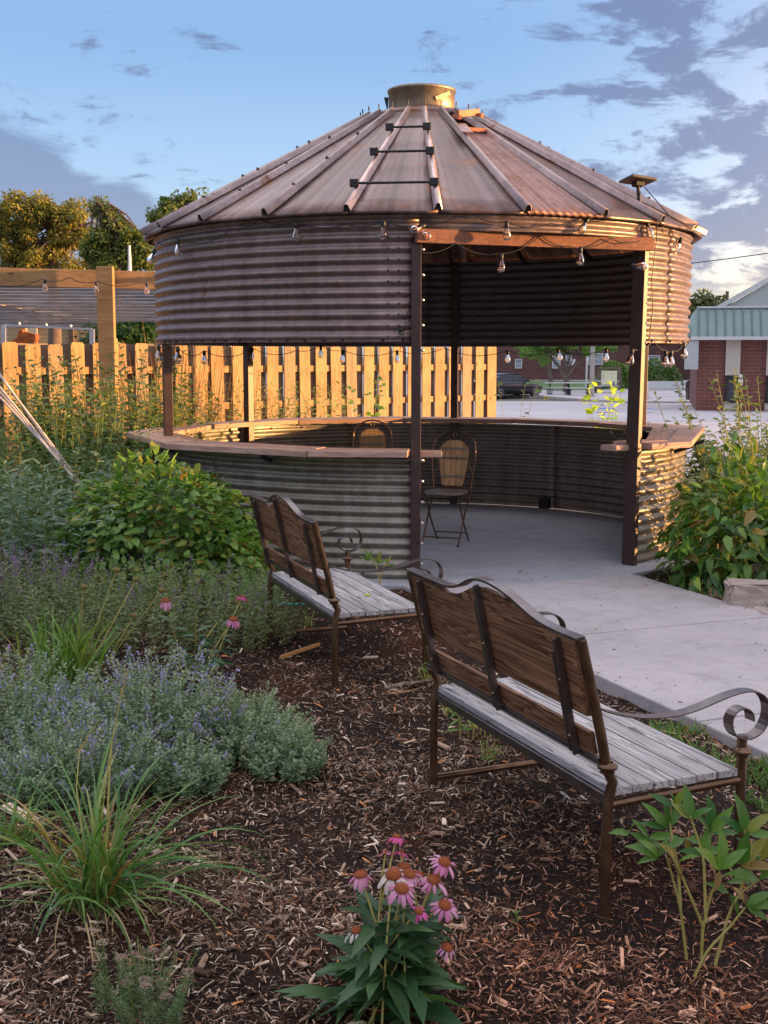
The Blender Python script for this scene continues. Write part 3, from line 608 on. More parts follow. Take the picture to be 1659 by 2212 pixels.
# ------------------------------------------------------------ benches
def bench_mesh(root, Lb):
    # local: x = along length from near end, y = toward the front, z up  (mirrored frame handled by root rotation)
    def q(u, v, z): return Vector((u, -v, z))
    for u in (0, Lb):
        sgn = 1
        lg = MB(); pts = [q(u, 0, -.03), q(u, 0, .2), q(u, .004, .37), q(u, .018, .415), q(u, -.004, .46), q(u, -.03, .58), q(u, -.066, .72), q(u, -.104, .868)]
        lg.tube(pts, .0165, 12); lg.build('rear_leg', M_bronze, root)
        MB().lathe([(.016, -.02), (.024, -.016), (.019, -.010), (.031, -.003), (.031, .006), (.019, .012), (.017, .016)], q(u, -.002, .466), 16).build('collar', M_bronze, root)
        MB().tube([q(u, .50, -.03), q(u, .50, .2), q(u, .497, .505)], .0165, 12).build('front_leg', M_bronze, root)
        MB().lathe([(.016, -.02), (.024, -.016), (.019, -.010), (.031, -.003), (.031, .006), (.019, .012), (.017, .016)], q(u, .497, .452), 16).build('collar', M_bronze, root)
        MB().tube([q(u, .005, .345), q(u, .495, .36)], .0135, 10).build('side_rail', M_bronze, root)
        # scroll arm
        cp = [(-.028, .648), (.03, .628), (.10, .612), (.17, .604), (.24, .604), (.31, .614), (.38, .632), (.44, .646), (.495, .652), (.54, .644), (.573, .620), (.587, .585), (.583, .548), (.562, .516), (.53, .499), (.495, .497), (.463, .510), (.444, .535), (.441, .565), (.456, .589), (.481, .598), (.505, .592), (.521, .575), (.525, .552)]
        sub = []
        for i in range(len(cp)-1):
            p0, p1, p2, p3 = [np.array(cp[max(0, min(len(cp)-1, i+d))]) for d in (-1, 0, 1, 2)]
            for t in (0, .5): sub.append(.5*((2*p1)+(-p0+p2)*t+(2*p0-5*p1+4*p2-p3)*t*t+(-p0+3*p1-3*p2+p3)*t**3))
        sub.append(np.array(cp[-1])); nr = []
        for i in range(len(sub)):
            d = sub[min(i+1, len(sub)-1)]-sub[max(i-1, 0)]; nr.append(q(0, -d[1], d[0]))
        rb = MB().ribbon([q(u, *s_) for s_ in sub], (1, 0, 0), .046, .005, nr).build('scroll_arm', M_strip, root, bevel=.0012)
    MB().tube([q(Lb, 0, .02), q(Lb, .5, .02)], .0135, 10).build('foot_bar', M_bronze, root)
    for v in (.012, .47): MB().bar(q(0, v, .358), q(Lb, v, .358), .025, .03).build('seat_rail', M_strip, root, bevel=.002)
    wv = .476/6
    for i in range(6):
        v = .008+wv*(i+.5); e = random.uniform(-.004, .004)
        MB().bar(q(-.004+e, v, .386+random.uniform(-.0015, .0015)), q(Lb+.004+e, v, .386), wv-.0065, .024).build('seat_slat', M_seat, root, bevel=.002)
    # wavy rail and boards on the leaning back plane
    def vz(z): return -.02-(z-.47)*.215
    us = [0, .074, .14, .21, .27, .325, .39, .463, .53, .592, .65, .712, .78, .856, .92, .99, 1.154, 1.26]; zs = [.872, .872, .873, .878, .889, .906, .925, .940, .949, .950, .943, .926, .898, .878, .873, .873, .874, .876]
    k_ = Lb/1.26
    def top(u): return float(np.interp(u/k_, us, zs))
    uu = np.linspace(0, Lb, 50); pts = [q(u, vz(top(u)), top(u)) for u in uu]
    nr = [Vector((-(top(u+.01)-top(u-.01))/.02, 0, 1)) for u in uu]
    MB().ribbon(pts, (0, 1, -.1), .034, .010, nr).build('top_rail', M_strip, root, bevel=.002)
    def board(z0, z1f, nme, inset=.028):
        uu = np.linspace(inset, Lb-inset, 40); vs = []
        for u in uu:
            for th in (-.009, .009):
                for z in (z0, z1f(u)): vs.append(q(u, vz(z)+th, z))
        fs = []
        for i in range(len(uu)-1):
            a = i*4; b = a+4; fs += [(a, b, b+1, a+1), (a+2, a+3, b+3, b+2), (a+1, b+1, b+3, a+3), (a, a+2, b+2, b)]
        e = (len(uu)-1)*4; fs += [(0, 1, 3, 2), (e, e+2, e+3, e+1)]
        return MB().add(vs, fs).build(nme, M_benchback, root, bevel=.0015)
    board(.622, lambda u: top(u)-.016-(.012 if .45 < u/k_ < .95 else 0), 'upper_back_board'); board(.500, lambda u: .572, 'lower_back_board')
    MB().bar(q(.01, vz(.485), .485), q(Lb-.01, vz(.485), .485), .024, .018).build('back_rail', M_strip, root, bevel=.002)
    for uc in (.125, .635, 1.145):
        for du, th in ((-.017, .02), (.017, .012)):
            u = uc*k_+du; zt = top(u)-.02 if th > .015 else top(u)-.07
            MB().bar(q(u, vz(.48)-.014-th/2, .48), q(u, vz(zt)-.014-th/2, zt), .014, th, up=(0, -1, 0)).build('back_strap', M_strip, root, bevel=.001)
        for z in (.54, .72): MB().lathe([(.0001, .006), (.006, .004), (.007, 0)], q(uc*k_-.017, vz(z)-.036, z), 8, Matrix.Rotation(R_(-90), 3, 'X')).build('screw', M_bronze, root)
for (Nn, Ff_, lab) in [((.678, 3.566), (.199, 4.731), 'near bench with wavy dark wood back and grey plank seat, closest to the path slabs'), ((-.252, 6.098), (-.693, 7.298), 'farther bench with wavy reddish wood back standing against the corrugated lower wall')]:
    Nn, Ff_ = Vector(Nn), Vector(Ff_); d = Ff_-Nn
    root = thing('garden_bench', lab, 'bench', (Nn.x, Nn.y, 0), math.atan2(d.y, d.x), 'scroll arm garden benches'); bench_mesh(root, d.length)
# ------------------------------------------------------------ bistro chairs
def chair(label, p, rz):
    t = thing('bistro_chair', label, 'chair', p, rz, 'folding bistro chairs inside the bin'); W = .205
    # local: faces -y. back plane leaning slightly to +y
    def bk(x, z): return Vector((x, .17+(z-.46)*.16, z))
    hoop = [bk(-W*.86, .47), bk(-W*.93, .60), bk(-W, .74), bk(-W*.97, .83)]+[bk(W*math.cos(R_(180-a)), .82+.175*math.sin(R_(a))) for a in range(15, 170, 12)]+[bk(W*.97, .83), bk(W, .74), bk(W*.93, .60), bk(W*.86, .47)]
    MB().tube(hoop, .0085, 8).build('hoop', M_bronze, t)
    def inner(z): # half width of slatted panel
        return .094+.044*math.sin(max(0, min(1, (z-.49)/.30))*math.pi/2) if z < .79 else .138*math.sqrt(max(0, 1-((z-.79)/.125)**2))
    zs = np.linspace(.49, .913, 22); rim = [bk(-inner(z), z) for z in zs]+[bk(inner(z), z) for z in zs[::-1]]
    MB().tube(rim+[rim[0]], .0065, 6, cap=False).build('panel_rim', M_bronze, t)
    for k in range(5):
        x0, x1 = -.134+k*.0536+.002, -.134+(k+1)*.0536-.002; xm = (x0+x1)/2
        zz_ = [z for z in np.linspace(.50, .905, 30) if inner(z) > min(abs(x0), abs(x1))+.003]
        if len(zz_) < 2: continue
        vs = []
        for z in zz_:
            a, b = max(x0, -inner(z)+.004), min(x1, inner(z)-.004)
            vs += [bk(a, z)-Vector((0, .006, 0)), bk(b, z)-Vector((0, .006, 0)), bk(b, z)+Vector((0, .006, 0)), bk(a, z)+Vector((0, .006, 0))]
        n = len(zz_); fs = [(i*4+c, i*4+(c+1) % 4, (i+1)*4+(c+1) % 4, (i+1)*4+c) for i in range(n-1) for c in range(4)]+[(3, 2, 1, 0), (n*4-4, n*4-3, n*4-2, n*4-1)]
        MB().add(vs, fs).build('back_slat', M_chairwood, t)
    for z, ww in ((.83, .118), (.745, .128), (.58, .108)): MB().bar(bk(-ww, z)-Vector((0, .012, 0)), bk(ww, z)-Vector((0, .012, 0)), .010, .020).build('batten', M_chairseat, t, bevel=.001)
    MB().tube([bk(.018*math.cos(R_(a)), .952+.024*math.sin(R_(a))) for a in range(0, 361, 30)], .005, 6, cap=False).build('ring', M_bronze, t)
    for s in (-1, 1):
        MB().tube([bk(s*W*.99, .80), bk(s*.155, .73), bk(s*.15, .66), bk(s*W*.93, .60)], .005, 6).build('side_scroll', M_bronze, t)
        MB().tube([bk(s*W*.86, .47), (s*.175, .12, .40), (s*.17, .0, .26), (s*.168, -.10, .12), (s*.165, -.19, .0)], .0085, 8).build('front_leg', M_bronze, t)
        MB().tube([(s*.15, -.15, .445), (s*.15, -.06, .30), (s*.15, .06, .15), (s*.15, .20, .0)], .0085, 8).build('rear_leg', M_bronze, t)
        MB().lathe([(.0001, .014), (.012, .012), (.014, 0), (.0001, 0)], (s*.165, -.19, 0), 8).build('foot_cap', M_black, t)
    MB().tube([(-.167, -.14, .065), (.167, -.14, .065)], .007, 6).build('stretcher', M_bronze, t); MB().tube([(-.15, .14, .075), (.15, .14, .075)], .007, 6).build('stretcher', M_bronze, t)
    MB().tube([bk(-W*.86, .475), bk(W*.86, .475)], .007, 6).build('back_bar', M_bronze, t)
    for k in range(6):
        y0 = -.185+k*.056; xs_ = []
        vs = []
        def hw(y): return .185*math.sqrt(max(.02, 1-abs((y+.02)/.215)**2.6))
        yy_ = np.linspace(y0, y0+.053, 4)
        pol = [(-hw(y), y) for y in yy_]+[(hw(y), y) for y in yy_[::-1]]
        MB().prism(pol[::-1], .448, .468).build('seat_slat', M_chairseat, t, bevel=.001)
    return t
chair('bistro chair with round slatted wood back just inside the doorway', (.56, 10.85, PT), R_(-20))
chair('bistro chair deeper inside, only its arched top showing over the counter', (-.105, 12.55, PT), R_(4))
# ------------------------------------------------------------ fence, pergola
FA, FB = Vector((-4.56, 14.5, 0)), Vector((1.79, 20.0, 0)); fdir = (FB-FA).normalized(); fnrm = Vector((fdir.y, -fdir.x, 0))
fth = math.atan2(fdir.y, fdir.x)
fence = thing('wooden_fence', 'golden cedar shadowbox fence with dog eared pickets behind the gazebo', 'fence', (FA.x, FA.y, 0), fth)
FL = (FB-FA).length; pitch_b = .292
def picket(wd, mt, top=1.85, bot=-.05):
    h = top-bot; c = .022
    return MB().add([(x, y, z) for y in (-.0095, .0095) for x, z in ((-wd/2, bot), (wd/2, bot), (wd/2, top-c*1.3), (wd/2-c, top), (-wd/2+c, top), (-wd/2, top-c*1.3))],
                    [(0, 1, 2, 3, 4, 5), (11, 10, 9, 8, 7, 6)]+[(i, 6+i, 6+(i+1) % 6, (i+1) % 6) for i in range(6)]).mesh('picket', mt)
M_fence_b = wood('cedar_fence_greyed', [(.15, (.19, .12, .065)), (.5, (.32, .22, .12)), (.9, (.42, .31, .19))], 2, 6)
pk = [picket(.192, M_fence), picket(.184, M_fence), picket(.188, M_fence_b), picket(.180, M_fence)]; pkb = [picket(.205, M_fence_d)]
n_p = int((FL+2.3)/pitch_b)
for i in range(n_p):
    x = FL-.08-i*pitch_b
    o = link('picket', pk[(i*7) % 4 if i % 3 else 0], fence); o.location = (x+random.uniform(-.008, .008), -.033, random.uniform(-.02, .015)); o.rotation_euler = (random.uniform(-.006, .006), random.uniform(-.014, .014), random.uniform(-.05, .05))
    o = link('picket', pkb[0], fence); o.location = (x-pitch_b/2, .052, random.uniform(-.015, .01)); o.rotation_euler = (0, random.uniform(-.008, .008), 0)
for z in (.25, 1.03, 1.52): MB().box((FL/2-1.1, .01, z), (FL+2.2, .038, .09)).build('rail', M_beam, fence, bevel=.003)
for x in (FL-.1, FL-2.6, FL-5.1, FL-7.6, -1.4): MB().box((x, .10, .9), (.09, .09, 1.85)).build('fence_post', M_fence_d, fence, bevel=.003)
# pergola
pr = P(230, 600, 14.35); pg = thing('pergola', 'timber pergola with a heavy front beam and dark louvre slats behind the fence', 'pergola', (pr.x, pr.y, 0))
pz = P(0, 576, 14.2).z-EYE+EYE
b0 = P(-260, 572, 14.2)-Vector((pr.x, pr.y, 0)); b1 = P(345, 587, 14.5)-Vector((pr.x, pr.y, 0)); b2 = b1+(b1-b0).normalized()*.9
hh = .205
MB().bar(b0-Vector((0, 0, hh/2)), b2-Vector((0, 0, hh/2)), .05, hh).build('front_beam', M_beam, pg, bevel=.004)
topz = P(230, 578, 14.3).z
MB().box((0, -.06, (topz+1.30)/2), (.19, .10, topz-1.30+.02)).build('post_cladding', M_beam, pg, bevel=.006)
MB().box((0, .02, .95), (.175, .16, 1.9)).build('post', M_beam, pg, bevel=.006)
MB().box((-4.2, .02, 1.2), (.175, .16, 2.4)).build('post', M_beam, pg, bevel=.006)
for x in (-2.9, .75): MB().bar((x, .05, 2.60), (x+.15, 10.6, 2.42), .045, .06).build('rafter', M_slat, pg)
ns = 13
for i in range(ns):
    Yi = 14.65+.85*i; zi = EYE+(768.5-(617+7.3*i))*Yi/F_PX-.02; y = Yi-pr.y
    MB().bar((-4.6, y-.12, zi), (2.0+.35*((i*7) % 5)/5, y+.06, zi-.02), .05, .034+.0022*i, up=(0, -.1, 1)).build('louvre_slat', M_slat, pg, bevel=.003)
for x in (-4.1, 2.2): MB().box((x, 10.6, 1.2), (.15, .15, 2.4)).build('post', M_beam, pg)
# string light on the beam
sb = [P(x, y, 14.12) for x, y in ((-20, 612), (90, 603), (150, 600), (210, 608), (300, 610), (350, 606))]
string('clear bulb string lights running along the pergola beam', sb, [(P(97, 604, 14.1),), (P(208, 608, 14.1),), (P(317, 610, 14.1),)])
# silver frame, rusty ornament, tan brick house behind
fr = thing('metal_frame', 'silver tubular frame standing behind the left fence', 'frame', P(8, 850, 17.0)*1.0)
fo = fr.location.copy()
pts = [P(8, 780, 17)-fo, P(8, 702, 17)-fo, P(199, 711, 17)-fo, P(199, 780, 17)-fo]
MB().bar(pts[0], pts[1], .06, .06, up=(0, 1, 0)).build('upright', M_alu, fr); MB().bar(pts[3], pts[2], .06, .06, up=(0, 1, 0)).build('upright', M_alu, fr); MB().bar(pts[1], pts[2], .03, .03).build('crossbar', M_alu, fr)
for x in (42, 100, 153): MB().lathe([(.0001, .05), (.02, .04), (.015, 0), (.0001, 0)], P(x, 702+(x-8)*.047, 17)-fo, 8).build('cap_knob', M_white, fr)
fo = P(52, 760, 16.2); t = thing('rusty_ornament', 'jagged rusty metal yard ornament poking above the left fence', 'ornament', fo)
poly = [(22, 742), (30, 733), (38, 728), (40, 718), (47, 712), (50, 722), (56, 717), (66, 720), (76, 722), (77, 732), (72, 742)]
vs = [P(x, y, 16.2)-fo for x, y in poly]+[P(x, y, 16.2)-fo+Vector((.02, .10, 0)) for x, y in poly]; n = len(poly)
MB().add(vs, [tuple(range(n)), tuple(reversed(range(n, 2*n)))]+[(i, n+i, n+(i+1) % n, (i+1) % n) for i in range(n)]).build('plate', simple('rust', (.25, .075, .02), .9, 0, .5, 20, bump=.4), t)
MB().tube([P(52, 742, 16.25)-fo, P(52, 742, 16.25)-fo-Vector((0, 0, 1.4))], .02, 6).build('stake', M_black, t)
M_tan = brick('tan_brick', (.42, .31, .17), (.36, .26, .14), (.5, .42, .3), 1.6)
def window(parent, c, w_, h_, rz, frame=M_white, pane=M_glassdark, mull=1):
    f = MB(); t_ = .07
    for dx, dz, a, b in ((0, h_/2, w_+t_, t_), (0, -h_/2, w_+t_, t_), (-w_/2, 0, t_, h_), (w_/2, 0, t_, h_)): f.box((dx, -.03, dz), (a, .09, b-.002))
    if mull: f.box((0, -.03, 0), (w_, .06, .045))
    o = f.build('window', frame, parent); o.location = c; o.rotation_euler = (0, 0, rz)
    MB().box((0, 0, 0), (w_-.01, .03, h_-.01)).build('pane', pane, o)
    return o
hp = P(60, 790, 34); hz = zg(34)
tan = thing('tan_brick_house', 'tan brick building wall seen low between the pergola and the left fence', 'building', (hp.x, 34, hz))
MB().box((-1.0, 3, 1.55), (12.2, 6, 3.1)).build('wall', M_tan, tan); MB().box((-1.0, 3, 3.25), (12.8, 6.6, .25)).build('roof', M_slat, tan)
for x in (.18, -5.0): MB().box((x+.0, -.06, 1.5), (.28, .12, 3.0)).build('pilaster', simple('cream', (.6, .52, .38), .7), tan)
MB().box((1.25, -.05, 1.5), (.12, .1, 3.0)).build('downpipe', M_bark, tan)
window(tan, (-3.0, -.01, 1.7), 1.6, 1.2, 0)
# ------------------------------------------------------------ vegetation tools
def nz(v): return v/np.maximum(np.linalg.norm(v, axis=-1, keepdims=True), 1e-9)
def frames(d, up):
    d = nz(d); s = nz(np.cross(up, d)); u = np.cross(d, s); return np.stack([d, s, u], -1)
LV = {  # leaf shapes: x base to tip, y width, z fold; quads
 'ovate': ([(0, 0, 0), (.25, .42, .05), (.30, 0, -.03), (.25, -.42, .05), (.62, .36, .02), (.64, 0, -.05), (.62, -.36, .02), (1, 0, -.10)], [(0, 2, 1, 1), (0, 3, 2, 2), (2, 5, 4, 1), (3, 6, 5, 2), (5, 7, 4, 4), (6, 7, 5, 5)]),
 'lance': ([(0, 0, 0), (.30, .24, .05), (.33, 0, 0), (.30, -.24, .05), (.66, .19, 0), (.68, 0, -.05), (.66, -.19, 0), (1, 0, -.16)], [(0, 2, 1, 1), (0, 3, 2, 2), (2, 5, 4, 1), (3, 6, 5, 2), (5, 7, 4, 4), (6, 7, 5, 5)]),
 'tiny': ([(0, 0, 0), (.5, .34, .06), (1, 0, -.04), (.5, -.34, .06)], [(0, 3, 2, 1)]),
}
def tris(fs):
    o = []
    for f in fs:
        q = [f[0]]+[b for a, b in zip(f, f[1:]) if a != b]
        if len(q) == 4: o += [(q[0], q[1], q[2]), (q[0], q[2], q[3])]
        else: o.append(tuple(q))
    return o
LT = {k: (np.array(v[0]), tris(v[1])) for k, v in LV.items()}
LMESH = {}
def leaves(parent, M, T, S, shape, mt, parts=0, name='leaf', rest='foliage'):
    """S: (n,3) length, width, length.  The `parts` largest in view become objects, the rest one mesh"""
    tv, tf = LT[shape]; n = len(T)
    size = S[:, 0]/np.maximum(np.linalg.norm(T-np.array([0, 0, EYE]), axis=1), .5)
    if parts:
        # prefer the ones on the side turned to the camera
        cx = T.mean(0); v = nz(np.array([0, 0, EYE])-cx); size = size*(1+.35*np.tanh(((T-cx)@v)/.25))
    order = np.argsort(-size); a, b = order[:parts], order[parts:]
    base = Vector(parent.location)
    if parts:
        key = (shape, mt.name)
        if key not in LMESH: LMESH[key] = npmesh(name, tv, tf, mt, rnd=np.zeros(len(tv)), smooth=True)
        for i in a:
            o = link(name, LMESH[key], parent); m = Matrix([[*(M[i][r]*S[i]), T[i][r]-base[r]] for r in range(3)]+[[0, 0, 0, 1]]); o.matrix_basis = m
    if len(b):
        Vv, Ff = inst(tv, tf, M[b], T[b]-np.array(base), S[b]); rn = np.repeat(rng.uniform(0, 1, len(b)), len(tv))
        o = link(rest, npmesh(rest, Vv, Ff, mt, rnd=rn, smooth=True), parent); o['kind'] = 'stuff' if len(b) > 300 and parts else ''
        if not o['kind']: del o['kind']
        return o
def stems_mesh(parent, curves, r0, r1, mt, name='stems', sides=4):
    if 1 < len(curves) <= 14:
        for c in curves: stems_mesh(parent, [c], r0, r1, mt, 'stem', sides)
        return
    if len(curves) == 1: name = 'stem'
    V = []; F = []; k = 0; base = np.array(parent.location)
    for c in curves:
        c = np.asarray(c)-base; m = len(c); t = nz(np.gradient(c, axis=0)); ref = np.array([.3, .9, .1]); s = nz(np.cross(t, ref)); u = np.cross(t, s)
        rr = np.linspace(r0, r1, m)
        for j in range(sides):
            a = 2*np.pi*j/sides; V.append(c+(s*np.cos(a)+u*np.sin(a))*rr[:, None])
        for i in range(m-1):
            for j in range(sides): j2_ = (j+1) % sides; F.append((k+j*m+i, k+j2_*m+i, k+j2_*m+i+1, k+j*m+i+1))
        k += m*sides
    return link(name, npmesh(name, np.concatenate(V), np.array(F), mt, rnd=np.repeat(rng.uniform(0, 1, len(curves)), [len(c)*sides for c in curves]), smooth=True), parent)
def herb(name, label, cat, c, rx, ry, n, h, lean, ll, lw, per, shape, mt, group=None, stem=None, sr=(.003, .0012), t0=.15, droop=.2, dome=.4, parts=0, up=.5, taper=.35, th0=0.0, bias=(0, 0), clump=1.0, npt=6, z0=0.0):
    t = thing(name, label, cat, (c[0], c[1], z0), 0, group)
    a = rng.uniform(0, 2*np.pi, n); r = np.sqrt(rng.uniform(0, 1, n)); B = np.stack([c[0]+rx*r*np.cos(a)*clump, c[1]+ry*r*np.sin(a)*clump, np.full(n, z0-.01)], -1)
    H = rng.uniform(h[0], h[1], n)*(1-dome*r**2); out_ = np.stack([np.cos(a)*r+rng.normal(0, .25, n)+bias[0], np.sin(a)*r+rng.normal(0, .25, n)+bias[1]], -1)*lean
    ts = np.linspace(0, 1, npt); cur = np.zeros((n, npt, 3))
    cur[:, :, 0] = B[:, None, 0]+out_[:, None, 0]*ts[None]**1.7*H[:, None]; cur[:, :, 1] = B[:, None, 1]+out_[:, None, 1]*ts[None]**1.7*H[:, None]; cur[:, :, 2] = B[:, None, 2]+H[:, None]*(ts[None]-.12*ts[None]**2.5*lean)
    stems_mesh(t, cur, sr[0], sr[1], stem or M_stem)
    m = n*per; si = np.repeat(np.arange(n), per); tt = np.tile(np.linspace(t0, 1, per), n)+rng.normal(0, .25/per, m); tt = np.clip(tt, .02, .999)
    x = tt*(npt-1); i0 = np.minimum(x.astype(int), npt-2); f = (x-i0)[:, None]; T = cur[si, i0]*(1-f)+cur[si, i0+1]*f
    az_ = np.tile(np.arange(per)*2.4, n)+np.repeat(rng.uniform(0, 6.28, n), per)+rng.normal(0, .4, m)
    upc = up*(tt**2)*1.5-droop+rng.normal(0, .25, m)
    d = np.stack([np.cos(az_), np.sin(az_), upc], -1); upv = np.stack([rng.normal(0, .6, m), rng.normal(-.35, .7, m), np.ones(m)], -1)
    sz = rng.uniform(ll[0], ll[1], m)*(1-taper*np.abs(tt*2-.9)); S = np.stack([sz, sz*lw*2, sz], -1)
    leaves(t, frames(d, upv), T, S, shape, mt, parts)
    return t, cur, H
def mound(name, label, cat, c, r, n, ll, lw, shape, mt, parts=0, lobes=None, seed=0, inner=.35, runners=0, z0=0.0, noise_amp=.14, minz=-.2):
    t = thing(name, label, cat, (c[0], c[1], z0)); g = np.random.default_rng(seed)
    d = nz(g.normal(size=(n, 3))); d[:, 2] = np.abs(d[:, 2])*1.0+minz*g.uniform(0, 1, n); d = nz(d)
    bump = 1+noise_amp*np.sin(d[:, 0]*5+seed)*np.sin(d[:, 1]*6+1)+noise_amp*.7*np.sin(d[:, 2]*9+d[:, 0]*8)+noise_amp*.5*np.sin(d[:, 0]*17+d[:, 1]*13)
    dep = 1-inner*g.uniform(0, 1, n)**2.2
    T = d*np.array(r)*(bump*dep)[:, None]; T[:, 2] = np.maximum(T[:, 2], .02)+z0; T[:, 0] += c[0]; T[:, 1] += c[1]
    d0 = d; d = np.sign(d)*np.abs(d)**.8; T = d*np.array(r)*(bump*dep)[:, None]; T[:, 2] = np.maximum(T[:, 2], .02)+z0; T[:, 0] += c[0]; T[:, 1] += c[1]; d = d0
    down = np.array([0, 0, -1.0]); tan_ = down-d*(d@down)[:, None]; side = np.cross(d, tan_)
    dd = tan_*.8+side*g.normal(0, .8, (n, 1))+d*g.uniform(.1, .9, (n, 1))+g.normal(0, .2, (n, 3)); upv = d+np.array([0, 0, .5])+g.normal(0, .35, (n, 3))
    sz = g.uniform(ll[0], ll[1], n)*(.75+.5*g.uniform(0, 1, n)); S = np.stack([sz, sz*lw*2, sz], -1)
    leaves(t, frames(dd, upv), T, S, shape, mt, parts)
    cur = []
    for i in range(runners):
        k = g.integers(n); p = T[k].copy(); v = nz(d[k]*.7+g.normal(0, .5, 3)+np.array([0, 0, .5])); L_ = [p.copy()]
        for j in range(7): p = p+v*.035; v = nz(v+g.normal(0, .35, 3)+np.array([0, 0, -.12])); L_.append(p.copy())
        cur.append(L_)
    # inner woody stems
    for i in range(14): q = d[i*3 % n]*np.array(r)*.8; q[2] = abs(q[2])+z0; cur.append([np.array([c[0], c[1], z0]), np.array([c[0]+q[0]*.4, c[1]+q[1]*.4, z0+(q[2]-z0)*.55]), np.array([c[0]+q[0], c[1]+q[1], q[2]])])
    for k in cur[:0]: pass
    L8 = [np.array([np.interp(np.linspace(0, 1, 8), np.linspace(0, 1, len(k)), np.array(k)[:, j]) for j in range(3)]).T for k in cur]
    stems_mesh(t, L8, .004, .002, M_stem)
    return t
def spikes(parent, cur, mt, frac, per, length, size, rad_, shape='tiny', sel=None, name='flower_spikes'):
    n = len(cur); idx = np.where(rng.uniform(0, 1, n) < frac)[0] if sel is None else sel; m = len(idx)*per
    tip = cur[idx, -1]; pre = cur[idx, -2]; dirn = nz(tip-pre); s = np.repeat(np.arange(len(idx)), per); t_ = np.tile(np.linspace(0, 1, per), len(idx))
    az_ = rng.uniform(0, 6.28, m); off = np.stack([np.cos(az_), np.sin(az_), rng.normal(0, .2, m)], -1)*rad_*(1.1-t_[:, None]*.7)
    T = tip[s]+dirn[s]*(t_[:, None]-.75)*length+off; d = off/rad_+np.array([0, 0, .3]); sz = size*rng.uniform(.6, 1.3, m); S = np.stack([sz, sz*1.3, sz], -1)
    tv, tf = LT[shape]; Vv, Ff = inst(tv, tf, frames(d, rng.normal(0, 1, (m, 3))), T-np.array(parent.location), S)
    return link(name, npmesh(name, Vv, Ff, mt, rnd=np.repeat(rng.uniform(0, 1, m), len(tv))), parent)
def blades(name, label, cat, c, n, Lr, wd, lean, mt, parts=0, arch=1.0, bias=(0, 0), spread=.08, group=None, z0=0.0, pname='blade', lift=1.0):
    t = thing(name, label, cat, (c[0], c[1], z0), 0, group); segs = 9; base = np.array([c[0], c[1], z0])
    V = []; F = []; k = 0; Rn = []
    for i in range(n):
        a = rng.uniform(0, 2*np.pi); Lb = rng.uniform(*Lr); p = np.array([rng.normal(0, spread), rng.normal(0, spread), -.01])
        dr = nz(np.array([math.cos(a)+bias[0], math.sin(a)+bias[1], 0.0])); el = R_(rng.uniform(*lean)); cd = rng.uniform(.6, 1.4)*arch; P_ = [p]; e = el
        for s in range(segs): p = p+(dr*math.cos(e)+np.array([0, 0, math.sin(e)])*lift)*Lb/segs; e -= cd*(.35+s/segs)*.17*1.4; P_.append(p); dr = nz(dr+np.array([*rng.normal(0, .03, 2), 0]))
        P_ = np.array(P_); tt = np.linspace(0, 1, segs+1); ww = wd*rng.uniform(.6, 1.2)*(np.minimum(1, .45+tt*2)*(1-tt**2.6)+.02); sd_ = nz(np.cross(nz(np.gradient(P_, axis=0)), [0, 0, 1])); tw = rng.normal(0, .5)
        u_ = np.cross(sd_, nz(np.gradient(P_, axis=0))); sv = sd_*math.cos(tw)+u_*math.sin(tw)
        v = np.concatenate([P_+sv*ww[:, None]/2, P_-u_*(ww*.12)[:, None], P_-sv*ww[:, None]/2]); m = segs+1
        f = [(j, j+1, m+j+1, m+j) for j in range(segs)]+[(m+j, m+j+1, 2*m+j+1, 2*m+j) for j in range(segs)]
        if i < parts:
            o = link(pname, npmesh(pname, v, f, mt, rnd=np.full(len(v), rng.uniform()), smooth=True), t)
        else: V.append(v); F += [tuple(x+k for x in q) for q in f]; k += len(v); Rn += [rng.uniform()]*len(v)
    if V: link('foliage', npmesh('foliage', np.concatenate(V), F, mt, rnd=Rn, smooth=True), t)
    return t
G_mid = leafmat('leaf_mid', (0.051, 0.123, 0.026), (0.123, 0.225, 0.051), yellow=(.20, .20, .04))
G_vine = leafmat('leaf_vine', (0.065, 0.16, 0.026), (0.19, 0.33, 0.065), yellow=(.30, .30, .05))
G_dark = leafmat('leaf_dark', (0.026, 0.072, 0.022), (0.072, 0.145, 0.043))
G_peony = leafmat('leaf_peony', (0.043, 0.123, 0.029), (0.138, 0.261, 0.043), rough=.3, yellow=(.24, .24, .05))
G_blue = leafmat('leaf_bluegreen', (0.102, 0.181, 0.123), (0.217, 0.304, 0.203), rough=.6)
G_cat = leafmat('leaf_catmint', (0.102, 0.189, 0.109), (0.275, 0.362, 0.217), rough=.7)
G_sage = leafmat('leaf_sage', (0.087, 0.145, 0.065), (0.232, 0.275, 0.131), rough=.7)
G_grass = leafmat('leaf_grass', (0.051, 0.145, 0.036), (0.160, 0.290, 0.058), trans=.2, yellow=(.35, .27, .08))
G_iris = leafmat('leaf_strap', (0.065, 0.160, 0.029), (0.189, 0.319, 0.058), yellow=(.25, .26, .06))
G_gold = leafmat('leaf_golden', (0.174, 0.217, 0.043), (0.377, 0.362, 0.072), yellow=(.4, .3, .07))
G_shrub = leafmat('leaf_shrub', (0.116, 0.189, 0.043), (0.290, 0.319, 0.087), yellow=(.32, .27, .07))
G_lush = leafmat('leaf_lush', (.055, .12, .028), (.17, .25, .06), yellow=(.36, .32, .08))
G_lime = leafmat('leaf_lime', (0.362, 0.522, 0.043), (0.652, 0.754, 0.072), trans=.4)
G_cone = leafmat('leaf_coneflower', (0.026, 0.080, 0.032), (0.072, 0.145, 0.051), rough=.4)
G_yarrow = leafmat('leaf_yarrow', (0.072, 0.138, 0.065), (0.160, 0.232, 0.102), rough=.7)
